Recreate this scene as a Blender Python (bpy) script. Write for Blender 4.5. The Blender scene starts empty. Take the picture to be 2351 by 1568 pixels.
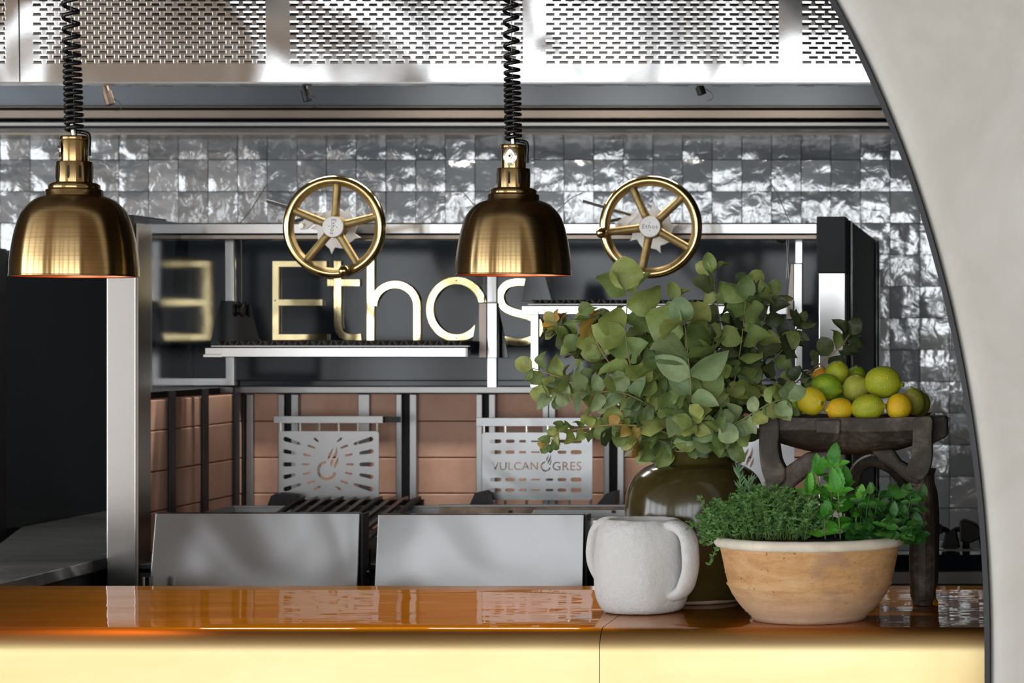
import bpy, math, random
from mathutils import Vector, Matrix, noise as mnoise

# ---------------------------------------------------------------- camera, world, daylight, exposure
scene = bpy.context.scene
COL = scene.collection
F, VX, VY, EYE = 5600.0, 2300.0, 775.0, 1.55      # focal length and principal point on a 2351 x 1568 frame
W_PX, H_PX = 2351.0, 1568.0
cam_data = bpy.data.cameras.new('camera')
cam_data.sensor_fit = 'HORIZONTAL'
cam_data.sensor_width = 36.0
cam_data.lens = 36.0 * F / W_PX
cam_data.shift_x = (W_PX / 2 - VX) / W_PX
cam_data.shift_y = (VY - H_PX / 2) / W_PX
cam_data.dof.use_dof = True
cam_data.dof.focus_distance = 4.75
cam_data.dof.aperture_fstop = 9.0
cam_data.clip_end = 100
cam = bpy.data.objects.new('camera', cam_data)
cam.location = (0, 0, EYE)
cam.rotation_euler = (math.pi / 2, 0, 0)
COL.objects.link(cam)
scene.camera = cam
vs = scene.view_settings
vs.view_transform = 'Standard'
vs.look = 'None'
vs.gamma = 1.0
vs.use_curve_mapping = False
vs.exposure = 0.15

world = bpy.data.worlds.new('sky')
scene.world = world
world.use_nodes = True
bgn = world.node_tree.nodes['Background']
bgn.inputs[0].default_value = (0.80, 0.90, 1.0, 1)
bgn.inputs[1].default_value = 0.35

DAY = 6.0                                          # radiance of the overcast sky in the window openings
BACK = -4.5                                        # window wall behind the viewer
WIN = [(-6.6, -6.3, 0.05, 2.95), (-4.9, -4.3, 0.05, 2.95), (-3.95, -2.75, 0.05, 2.95), (-2.45, -1.75, 0.05, 2.95), (-1.5, -0.2, 0.05, 2.95),
       (0.1, 1.6, 0.05, 2.95), (1.9, 3.4, 0.05, 2.95)]
SIDE = [(-4.0, -2.2), (-1.9, -0.1), (0.2, 2.0), (2.3, 3.7)]   # unseen openings added in the left side wall for more daylight
XLW, XRW = -8.0, 4.5


def daylight(loc, rot, sx, sz):
    ld = bpy.data.lights.new('window_daylight', 'AREA')
    ld.shape = 'RECTANGLE'
    ld.size, ld.size_y = sx, sz
    ld.energy = DAY * math.pi * sx * sz
    ld.color = (0.91, 0.96, 1.0)
    lo = bpy.data.objects.new('window_daylight', ld)
    lo.location = loc
    lo.rotation_euler = rot
    COL.objects.link(lo)


for x0, x1, z0, z1 in WIN:
    daylight(((x0 + x1) / 2, BACK - 0.16, (z0 + z1) / 2), (math.pi / 2, 0, 0), x1 - x0, z1 - z0)
for y0, y1 in SIDE:  # extra daylight through the added side openings
    daylight((XLW - 0.06, (y0 + y1) / 2, 1.55), (math.pi / 2, 0, -math.pi / 2), y1 - y0, 2.8)

random.seed(7)
R = math.radians


def P(px, py, d):
    return Vector(((px - VX) / F * d, d, EYE - (py - VY) / F * d))


def X(px, d):
    return (px - VX) / F * d


def Z(py, d):
    return EYE - (py - VY) / F * d


# ---------------------------------------------------------------- materials
MATS = {}


def new_mat(name):
    m = bpy.data.materials.new(name)
    m.use_nodes = True
    MATS[name] = m
    nt = m.node_tree
    return m, nt, nt.nodes['Principled BSDF']


def N(nt, t, **kw):
    n = nt.nodes.new(t)
    for k, v in kw.items():
        if k.startswith('i_'):
            n.inputs[k[2:].replace('_', ' ')].default_value = v
        else:
            setattr(n, k, v)
    return n


def coords(nt, scale=(1, 1, 1), space='Object', rand=False):
    tc = N(nt, 'ShaderNodeTexCoord')
    mp = N(nt, 'ShaderNodeMapping')
    mp.inputs['Scale'].default_value = scale
    nt.links.new(tc.outputs[space], mp.inputs['Vector'])
    if rand:
        oi = N(nt, 'ShaderNodeObjectInfo')
        mu = N(nt, 'ShaderNodeMath', operation='MULTIPLY')
        mu.inputs[1].default_value = 40.0
        nt.links.new(oi.outputs['Random'], mu.inputs[0])
        nt.links.new(mu.outputs[0], mp.inputs['Location'])
    return mp.outputs['Vector']


def bump(nt, b, height, strength=0.2, dist=0.01):
    bp = N(nt, 'ShaderNodeBump')
    bp.inputs['Strength'].default_value = strength
    bp.inputs['Distance'].default_value = dist
    nt.links.new(height, bp.inputs['Height'])
    nt.links.new(bp.outputs['Normal'], b.inputs['Normal'])
    return bp


def ramp(nt, fac, stops):
    r = N(nt, 'ShaderNodeValToRGB')
    el = r.color_ramp.elements
    while len(el) < len(stops):
        el.new(0.5)
    for e, (p, c) in zip(el, stops):
        e.position = p
        e.color = (c[0], c[1], c[2], 1)
    nt.links.new(fac, r.inputs['Fac'])
    return r.outputs['Color']


def nz(nt, vec, scale, detail=3, rough=0.5, dist=0.0):
    n = N(nt, 'ShaderNodeTexNoise')
    n.inputs['Scale'].default_value = scale
    n.inputs['Detail'].default_value = detail
    n.inputs['Roughness'].default_value = rough
    n.inputs['Distortion'].default_value = dist
    nt.links.new(vec, n.inputs['Vector'])
    return n.outputs['Fac']


def simple(name, col, rough=0.5, metal=0.0, nscale=0, var=0.15, bstr=0.0, bscale=60, stretch=(1, 1, 1), spec=0.5, coat=0.0):
    m, nt, b = new_mat(name)
    b.inputs['Base Color'].default_value = (*col, 1)
    b.inputs['Roughness'].default_value = rough
    b.inputs['Metallic'].default_value = metal
    b.inputs['Specular IOR Level'].default_value = spec
    b.inputs['Coat Weight'].default_value = coat
    if nscale:
        v = coords(nt, stretch)
        f = nz(nt, v, nscale, 4, 0.6)
        c = ramp(nt, f, [(0.3, [max(0, x * (1 - var)) for x in col]), (0.7, [min(1, x * (1 + var)) for x in col])])
        nt.links.new(c, b.inputs['Base Color'])
    if bstr:
        v = coords(nt, stretch)
        bump(nt, b, nz(nt, v, bscale, 4, 0.6), bstr, 0.004)
    return m


def steel(name, col, rough, wob=0.0, wscale=3.0, brush=0.006, rvar=0.03, aniso=0.0, stretch=(2, 2, 90)):
    m, nt, b = new_mat(name)
    b.inputs['Metallic'].default_value = 1.0
    b.inputs['Base Color'].default_value = (*col, 1)
    v = coords(nt, stretch)
    f = nz(nt, v, 14, 3, 0.6)
    mr = N(nt, 'ShaderNodeMapRange')
    mr.inputs['To Min'].default_value = max(0.02, rough - rvar)
    mr.inputs['To Max'].default_value = rough + rvar
    nt.links.new(f, mr.inputs['Value'])
    nt.links.new(mr.outputs[0], b.inputs['Roughness'])
    v2 = coords(nt)
    big = nz(nt, v2, wscale, 1.5, 0.4, 0.6)
    b1 = N(nt, 'ShaderNodeBump')
    b1.inputs['Strength'].default_value = wob
    b1.inputs['Distance'].default_value = 0.02
    nt.links.new(big, b1.inputs['Height'])
    b2 = N(nt, 'ShaderNodeBump')
    b2.inputs['Strength'].default_value = brush
    b2.inputs['Distance'].default_value = 0.002
    nt.links.new(f, b2.inputs['Height'])
    nt.links.new(b1.outputs['Normal'], b2.inputs['Normal'])
    nt.links.new(b2.outputs['Normal'], b.inputs['Normal'])
    return m


STEEL = steel('brushed_steel', (0.40, 0.39, 0.38), 0.19, 0.03, 3)
STEEL_HOOD = steel('hood_steel', (0.46, 0.455, 0.45), 0.09, 0.85, 2.2, 0.012, 0.03)
STEEL_DULL = steel('dull_steel', (0.31, 0.305, 0.30), 0.38, 0.03, 4)
STEEL_GUARD = steel('guard_steel', (0.115, 0.112, 0.111), 0.16, 0.6, 2.6, 0.006, 0.03)
STEEL_DARK = steel('dark_sheet_steel', (0.22, 0.225, 0.23), 0.30, 1.0, 7, 0.02, 0.05, stretch=(2, 40, 40))
STEEL_DARK.node_tree.nodes['Principled BSDF'].inputs['Metallic'].default_value = 0.55
STEEL_PLATE = steel('plate_steel', (0.24, 0.24, 0.24), 0.3, 0.12, 8)
STEEL_BACK = steel('hood_back_steel', (0.12, 0.13, 0.145), 0.3, 0.1, 3)
STEEL_HEAT = steel('heat_tinted_steel', (0.21, 0.175, 0.145), 0.32, 0.05, 5)
ROD = simple('bright_rod', (0.75, 0.72, 0.66), 0.4, 0.35)
CAST = simple('cast_white_metal', (0.62, 0.60, 0.58), 0.45, 0.6, 20, 0.12)
GOLD = steel('polished_brass', (0.83, 0.64, 0.30), 0.13, 0.10, 6, 0.01, 0.03, stretch=(1, 1, 1))
GOLD_SATIN = simple('satin_brass', (0.40, 0.285, 0.12), 0.5, 0.8, 60, 0.2, 0.15, 220)
LETTER = steel('letter_brass', (0.92, 0.74, 0.40), 0.10, 0.15, 7, 0.01, 0.03, stretch=(1, 1, 1))
BLACK_GLOSS = simple('black_enamel', (0.006, 0.008, 0.011), 0.09, 0, 0, 0, 0.018, 260, (1, 1, 1.6), 0.32, 0.0)
BLACK = simple('black_powdercoat', (0.010, 0.010, 0.011), 0.42, 0, 8, 0.4, 0.04, 150, (1, 1, 1), 0.22)
BLACK_IRON = simple('black_cast_iron', (0.014, 0.013, 0.012), 0.45, 0.3, 30, 0.3, 0.25, 120)
BLACK_TRIM = simple('black_metal_trim', (0.012, 0.012, 0.013), 0.45, 0.2, 14, 0.3)
RUBBER = simple('black_rubber', (0.008, 0.008, 0.008), 0.35)
WIRE = simple('grey_wire', (0.22, 0.22, 0.21), 0.4, 0.9)
DARK = simple('soot_black', (0.006, 0.006, 0.006), 0.7)
RUST = simple('rusty_steel', (0.30, 0.22, 0.16), 0.5, 0.6, 24, 0.5, 0.1, 60)
GROUT = simple('tile_grout', (0.10, 0.105, 0.11), 0.8)
CEIL = simple('brown_timber_ceiling', (0.20, 0.135, 0.09), 0.6, 0, 5, 0.3, stretch=(0.3, 4, 1))
FLOOR = simple('pale_stone_floor', (0.60, 0.56, 0.49), 0.45, 0, 3, 0.1)
ROOM = simple('brown_room_plaster', (0.38, 0.285, 0.21), 0.8, 0, 3, 0.15)
FRAME = simple('bronze_window_frame', (0.05, 0.04, 0.035), 0.4, 0.4)


def m_tile():
    m, nt, b = new_mat('zellige_glaze')
    v = coords(nt, (1, 1, 1), 'Object', True)
    oi = N(nt, 'ShaderNodeObjectInfo')
    c = ramp(nt, oi.outputs['Random'], [(0.0, (0.17, 0.19, 0.21)), (0.5, (0.24, 0.262, 0.285)), (1.0, (0.32, 0.345, 0.37))])
    nt.links.new(c, b.inputs['Base Color'])
    b.inputs['Roughness'].default_value = 0.13
    b.inputs['Metallic'].default_value = 0.0
    b.inputs['Specular IOR Level'].default_value = 1.0
    b.inputs['Coat Weight'].default_value = 1.0
    b.inputs['Coat Roughness'].default_value = 0.06
    b.inputs['Coat IOR'].default_value = 1.95
    f1 = nz(nt, v, 20, 3, 0.5, 1.0)
    f2 = nz(nt, v, 9, 2, 0.5, 0.8)
    ad = N(nt, 'ShaderNodeMath', operation='ADD')
    nt.links.new(f1, ad.inputs[0])
    nt.links.new(f2, ad.inputs[1])
    bp = bump(nt, b, ad.outputs[0], 0.12, 0.010)
    nt.links.new(bp.outputs['Normal'], b.inputs['Coat Normal'])
    return m


TILE = m_tile()


def m_brick():
    m, nt, b = new_mat('firebrick')
    v = coords(nt, (1, 1, 1), 'Object', True)
    f = nz(nt, v, 7, 5, 0.65)
    c = ramp(nt, f, [(0.25, (0.56, 0.305, 0.215)), (0.5, (0.66, 0.39, 0.285)), (0.8, (0.72, 0.46, 0.35))])
    nt.links.new(c, b.inputs['Base Color'])
    b.inputs['Roughness'].default_value = 0.85
    bump(nt, b, nz(nt, v, 90, 4, 0.6), 0.2, 0.003)
    return m


BRICK = m_brick()


ZC_TOP = EYE - (1440 - VY) / F * 4.40


def m_counter():
    """brass sheet under a clear amber lacquer: satin metal below, sharp reflections on top"""
    m, nt, b = new_mat('lacquered_brass_sheet')
    b.inputs['Metallic'].default_value = 1.0
    v = coords(nt, (0.5, 6, 2))
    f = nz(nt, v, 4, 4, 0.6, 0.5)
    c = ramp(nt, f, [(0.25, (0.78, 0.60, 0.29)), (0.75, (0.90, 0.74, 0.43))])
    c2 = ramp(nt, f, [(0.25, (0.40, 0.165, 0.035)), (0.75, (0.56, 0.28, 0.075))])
    # darker amber on the top paints in reflected bricks and lamp glow; front paler
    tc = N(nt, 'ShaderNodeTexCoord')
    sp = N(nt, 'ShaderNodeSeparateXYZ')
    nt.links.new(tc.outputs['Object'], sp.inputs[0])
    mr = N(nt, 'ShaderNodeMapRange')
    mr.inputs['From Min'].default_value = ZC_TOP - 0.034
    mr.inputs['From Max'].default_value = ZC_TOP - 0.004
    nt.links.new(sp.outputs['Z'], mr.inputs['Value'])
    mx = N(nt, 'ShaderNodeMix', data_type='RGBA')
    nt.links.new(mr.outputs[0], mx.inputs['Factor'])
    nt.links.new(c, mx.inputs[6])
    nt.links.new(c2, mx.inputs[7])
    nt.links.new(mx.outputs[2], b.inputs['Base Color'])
    mr2 = N(nt, 'ShaderNodeMapRange')
    mr2.inputs['To Min'].default_value = 0.50
    mr2.inputs['To Max'].default_value = 0.42
    mr3 = N(nt, 'ShaderNodeMapRange')
    mr3.inputs['From Min'].default_value = ZC_TOP - 0.006
    mr3.inputs['From Max'].default_value = ZC_TOP - 0.0004
    nt.links.new(sp.outputs['Z'], mr3.inputs['Value'])
    nt.links.new(mr3.outputs[0], mr2.inputs['Value'])
    b.inputs['Specular Tint'].default_value = (0.85, 0.47, 0.17, 1)
    nt.links.new(mr2.outputs[0], b.inputs['Roughness'])
    cw = N(nt, 'ShaderNodeMath', operation='MULTIPLY')      # only the top is lacquered
    cw.inputs[1].default_value = 0.75
    nt.links.new(mr3.outputs[0], cw.inputs[0])
    nt.links.new(cw.outputs[0], b.inputs['Coat Weight'])
    b.inputs['Coat Roughness'].default_value = 0.02
    b.inputs['Coat IOR'].default_value = 1.45
    b.inputs['Coat Tint'].default_value = (1.0, 0.93, 0.80, 1)
    v2 = coords(nt, (1.2, 3, 1))
    bp = bump(nt, b, nz(nt, v2, 3.0, 1, 0.3, 0.3), 0.09, 0.02)
    nt.links.new(bp.outputs['Normal'], b.inputs['Coat Normal'])
    return m


BRASS_TOP = m_counter()


def m_lamp():
    m, nt, b = new_mat('antique_spun_brass')
    b.inputs['Metallic'].default_value = 1.0
    b.inputs['Base Color'].default_value = (0.50, 0.32, 0.12, 1)
    b.inputs['Roughness'].default_value = 0.21
    b.inputs['Anisotropic'].default_value = 0.92
    b.inputs['Anisotropic Rotation'].default_value = 0.25
    tg = N(nt, 'ShaderNodeTangent', direction_type='RADIAL', axis='Z')
    nt.links.new(tg.outputs['Tangent'], b.inputs['Tangent'])
    v = coords(nt, (1, 1, 160))
    f = nz(nt, v, 3, 3, 0.6)
    c = ramp(nt, f, [(0.3, (0.44, 0.30, 0.13)), (0.7, (0.56, 0.40, 0.20))])
    nt.links.new(c, b.inputs['Base Color'])
    return m


LAMP = m_lamp()
COPPER = simple('copper_lamp_lining', (0.80, 0.36, 0.18), 0.35, 0.9)


def m_plaster():
    m, nt, b = new_mat('pale_trowelled_plaster')
    v = coords(nt)
    f = nz(nt, v, 2.2, 6, 0.6, 1.0)
    c = ramp(nt, f, [(0.3, (0.48, 0.455, 0.41)), (0.5, (0.57, 0.545, 0.50)), (0.7, (0.64, 0.62, 0.58))])
    nt.links.new(c, b.inputs['Base Color'])
    b.inputs['Roughness'].default_value = 0.6
    bump(nt, b, nz(nt, v, 5, 5, 0.55, 0.8), 0.12, 0.02)
    return m


PLASTER = m_plaster()


def m_jug():
    m, nt, b = new_mat('white_papier_mache')
    b.inputs['Base Color'].default_value = (0.90, 0.895, 0.88, 1)
    b.inputs['Roughness'].default_value = 0.9
    v = coords(nt)
    f = nz(nt, v, 70, 8, 0.72, 0.15)
    bump(nt, b, f, 0.9, 0.008)
    return m


JUG = m_jug()


def m_vase():
    m, nt, b = new_mat('olive_glaze')
    v = coords(nt)
    f = nz(nt, v, 6, 5, 0.65)
    c = ramp(nt, f, [(0.3, (0.034, 0.025, 0.007)), (0.55, (0.066, 0.050, 0.014)), (0.8, (0.092, 0.064, 0.020))])
    nt.links.new(c, b.inputs['Base Color'])
    b.inputs['Roughness'].default_value = 0.16
    b.inputs['Specular IOR Level'].default_value = 0.6
    bump(nt, b, nz(nt, v, 22, 3, 0.5), 0.12, 0.004)
    return m


VASE = m_vase()


def m_bowl():
    m, nt, b = new_mat('weathered_terracotta')
    v = coords(nt, (1, 1, 3.2))
    f = nz(nt, v, 16, 10, 0.8, 0.3)
    c = ramp(nt, f, [(0.3, (0.42, 0.20, 0.075)), (0.5, (0.62, 0.345, 0.145)), (0.7, (0.70, 0.47, 0.27))])
    v2 = coords(nt)
    s = nz(nt, v2, 7.5, 3, 0.5)
    st = ramp(nt, s, [(0.60, (0, 0, 0)), (0.72, (0.8, 0.8, 0.8))])
    mx = N(nt, 'ShaderNodeMix', data_type='RGBA')
    nt.links.new(st, mx.inputs['Factor'])
    nt.links.new(c, mx.inputs[6])
    mx.inputs[7].default_value = (0.30, 0.17, 0.13, 1)
    sp = nz(nt, v2, 160, 2, 0.5)
    sp2 = ramp(nt, sp, [(0.68, (0, 0, 0)), (0.74, (1, 1, 1))])
    mx2 = N(nt, 'ShaderNodeMix', data_type='RGBA')
    nt.links.new(sp2, mx2.inputs['Factor'])
    nt.links.new(mx.outputs[2], mx2.inputs[6])
    mx2.inputs[7].default_value = (0.20, 0.11, 0.06, 1)
    tcz = N(nt, 'ShaderNodeTexCoord')
    spz = N(nt, 'ShaderNodeSeparateXYZ')
    nt.links.new(tcz.outputs['Object'], spz.inputs[0])
    mz = N(nt, 'ShaderNodeMapRange')
    mz.inputs['From Min'].default_value = 0.075
    mz.inputs['From Max'].default_value = 0.0
    mz.inputs['To Max'].default_value = 0.75
    nt.links.new(spz.outputs['Z'], mz.inputs['Value'])
    mx3 = N(nt, 'ShaderNodeMix', data_type='RGBA')
    nt.links.new(mz.outputs[0], mx3.inputs['Factor'])
    nt.links.new(mx2.outputs[2], mx3.inputs[6])
    mx3.inputs[7].default_value = (0.60, 0.44, 0.33, 1)
    nt.links.new(mx3.outputs[2], b.inputs['Base Color'])
    b.inputs['Roughness'].default_value = 0.75
    bump(nt, b, f, 0.45, 0.006)
    return m


BOWL = m_bowl()
RIM = simple('cream_slip_rim', (0.72, 0.65, 0.53), 0.6, 0, 30, 0.12, 0.2, 60)
FOOT = simple('bare_clay_foot', (0.36, 0.27, 0.19), 0.85, 0, 30, 0.2)


def m_wood():
    m, nt, b = new_mat('dark_carved_wood')
    v = coords(nt, (1, 1, 1))
    f = nz(nt, v, 14, 6, 0.65, 0.6)
    c = ramp(nt, f, [(0.3, (0.026, 0.019, 0.014)), (0.5, (0.062, 0.047, 0.035)), (0.70, (0.19, 0.15, 0.118))])
    nt.links.new(c, b.inputs['Base Color'])
    b.inputs['Roughness'].default_value = 0.55
    b.inputs['Specular IOR Level'].default_value = 0.3
    bump(nt, b, nz(nt, v, 24, 5, 0.6), 0.5, 0.008)
    return m


WOOD = m_wood()


def m_fruit(name, c1, c2, c3=None):
    m, nt, b = new_mat(name)
    v = coords(nt)
    f = nz(nt, v, 1.6, 3, 0.55, 0.4)
    stops = [(0.36, c1), (0.64, c2)]
    c = ramp(nt, f, stops)
    if c3:
        g = nz(nt, v, 3.2, 5, 0.7)
        k = ramp(nt, g, [(0.58, (0, 0, 0)), (0.66, (1, 1, 1))])
        mx = N(nt, 'ShaderNodeMix', data_type='RGBA')
        nt.links.new(k, mx.inputs['Factor'])
        nt.links.new(c, mx.inputs[6])
        mx.inputs[7].default_value = (*c3, 1)
        c = mx.outputs[2]
    nt.links.new(c, b.inputs['Base Color'])
    b.inputs['Roughness'].default_value = 0.36
    b.inputs['Subsurface Weight'].default_value = 0.0
    vo = N(nt, 'ShaderNodeTexVoronoi')
    vo.inputs['Scale'].default_value = 16
    nt.links.new(v, vo.inputs['Vector'])
    bump(nt, b, vo.outputs['Distance'], 0.25, 0.05)
    return m


FR_YEL = m_fruit('lemon_yellow', (0.90, 0.66, 0.02), (0.80, 0.68, 0.05))
FR_ORG = m_fruit('lemon_deep_yellow', (0.95, 0.54, 0.015), (0.90, 0.63, 0.02))
FR_GRN = m_fruit('lime_green', (0.19, 0.36, 0.015), (0.38, 0.50, 0.02))
FR_YGN = m_fruit('lime_yellow_green', (0.42, 0.50, 0.025), (0.60, 0.58, 0.03))
FR_OLV = m_fruit('lime_olive', (0.26, 0.28, 0.03), (0.36, 0.34, 0.05))
FR_RUS = m_fruit('lime_russet', (0.40, 0.44, 0.05), (0.52, 0.52, 0.07), (0.52, 0.34, 0.16))
FR_TNG = m_fruit('orange_peel', (0.80, 0.34, 0.02), (0.78, 0.42, 0.03))
CALYX = simple('dry_calyx', (0.16, 0.14, 0.05), 0.8)


def m_leaf(name, stops, rough=0.5, trans=0.25, vein=0.0):
    m, nt, b = new_mat(name)
    oi = N(nt, 'ShaderNodeObjectInfo')
    c = ramp(nt, oi.outputs['Random'], stops)
    v = coords(nt, (1, 1, 1), 'Object', True)
    f = nz(nt, v, 5, 4, 0.6)
    hs = N(nt, 'ShaderNodeHueSaturation')
    mr = N(nt, 'ShaderNodeMapRange')
    mr.inputs['To Min'].default_value = 0.72
    mr.inputs['To Max'].default_value = 1.28
    nt.links.new(f, mr.inputs['Value'])
    nt.links.new(mr.outputs[0], hs.inputs['Value'])
    nt.links.new(c, hs.inputs['Color'])
    nt.links.new(hs.outputs['Color'], b.inputs['Base Color'])
    b.inputs['Roughness'].default_value = rough
    tr = N(nt, 'ShaderNodeBsdfTranslucent')
    nt.links.new(hs.outputs['Color'], tr.inputs['Color'])
    ms = N(nt, 'ShaderNodeMixShader')
    ms.inputs[0].default_value = trans
    out = nt.nodes['Material Output']
    nt.links.new(b.outputs[0], ms.inputs[1])
    nt.links.new(tr.outputs[0], ms.inputs[2])
    nt.links.new(ms.outputs[0], out.inputs['Surface'])
    bump(nt, b, f, 0.15, 0.02)
    return m


LEAF_GREEN = m_leaf('eucalyptus_green', [(0, (0.134, 0.201, 0.059)), (0.4, (0.234, 0.317, 0.091)), (0.75, (0.302, 0.364, 0.095)), (1, (0.380, 0.412, 0.124))])
LEAF_GREY = m_leaf('eucalyptus_grey_green', [(0, (0.184, 0.274, 0.127)), (0.5, (0.267, 0.360, 0.165)), (1, (0.361, 0.448, 0.220))])
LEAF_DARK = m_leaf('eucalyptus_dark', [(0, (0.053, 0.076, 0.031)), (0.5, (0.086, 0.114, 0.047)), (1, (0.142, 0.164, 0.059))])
LEAF_DRY = m_leaf('eucalyptus_dry', [(0, (0.450, 0.232, 0.053)), (0.5, (0.540, 0.330, 0.075)), (1, (0.405, 0.300, 0.075))])
LEAF_MINT = m_leaf('mint_green', [(0, (0.051, 0.243, 0.021)), (0.5, (0.086, 0.372, 0.029)), (1, (0.172, 0.515, 0.051))], 0.42, 0.3)
LEAF_BASIL = m_leaf('basil_green', [(0, (0.020, 0.098, 0.016)), (0.5, (0.040, 0.161, 0.023)), (1, (0.086, 0.252, 0.040))], 0.42, 0.25)
LEAF_THYME = m_leaf('thyme_green', [(0, (0.117, 0.259, 0.067)), (1, (0.181, 0.337, 0.090))], 0.5, 0.25)
LEAF_ROSE = m_leaf('rosemary_green', [(0, (0.135, 0.270, 0.120)), (1, (0.165, 0.300, 0.135))], 0.5, 0.2)
STEM = simple('woody_green_stem', (0.20, 0.20, 0.08), 0.6)
STEM_TAN = simple('tan_cut_stem', (0.36, 0.24, 0.09), 0.6)
STEM_DARK = simple('dark_herb_stem', (0.05, 0.13, 0.03), 0.6)
STEM_HERB = simple('herb_stem', (0.16, 0.26, 0.07), 0.6)
SOIL = simple('dark_soil', (0.018, 0.014, 0.010), 0.9, 0, 40, 0.4, 0.5, 80)
SCREW = simple('screw_steel', (0.5, 0.48, 0.42), 0.25, 1.0)
INK = simple('engraved_grey', (0.20, 0.19, 0.18), 0.6)


def m_bulb():
    m, nt, b = new_mat('heat_bulb')
    b.inputs['Base Color'].default_value = (0.8, 0.2, 0.08, 1)
    b.inputs['Emission Color'].default_value = (1.0, 0.32, 0.08, 1)
    b.inputs['Emission Strength'].default_value = 1.8
    return m


BULB = m_bulb()
GLOW, _nt, _b = new_mat('added_light_diffuser')  # glow for the strip lights added in the hood
_b.inputs['Emission Color'].default_value = (1.0, 0.95, 0.88, 1)
_b.inputs['Emission Strength'].default_value = 4.0

# ---------------------------------------------------------------- building helpers
OFF = {}


def tag(o, label=None, cat=None, group=None, kind=None):
    if label:
        o['label'] = label
    if cat:
        o['category'] = cat
    if group:
        o['group'] = group
    if kind:
        o['kind'] = kind
    return o


def thing(name, loc, label=None, cat=None, group=None, kind=None):
    o = bpy.data.objects.new(name, None)
    o.empty_display_size = 0.05
    o.location = loc
    COL.objects.link(o)
    OFF[o] = Vector(loc)
    return tag(o, label, cat, group, kind)


def link(name, me, parent=None, origin=None):
    """mesh given in world coordinates -> object (child of parent), origin at `origin`"""
    o = bpy.data.objects.new(name, me)
    base = OFF.get(parent, Vector((0, 0, 0))) if parent is not None else Vector((0, 0, 0))
    org = Vector(origin) if origin is not None else base
    if org.length > 0:
        me.transform(Matrix.Translation(-org))
    o.location = org - base
    OFF[o] = org
    COL.objects.link(o)
    if parent is not None:
        o.parent = parent
    return o


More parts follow.
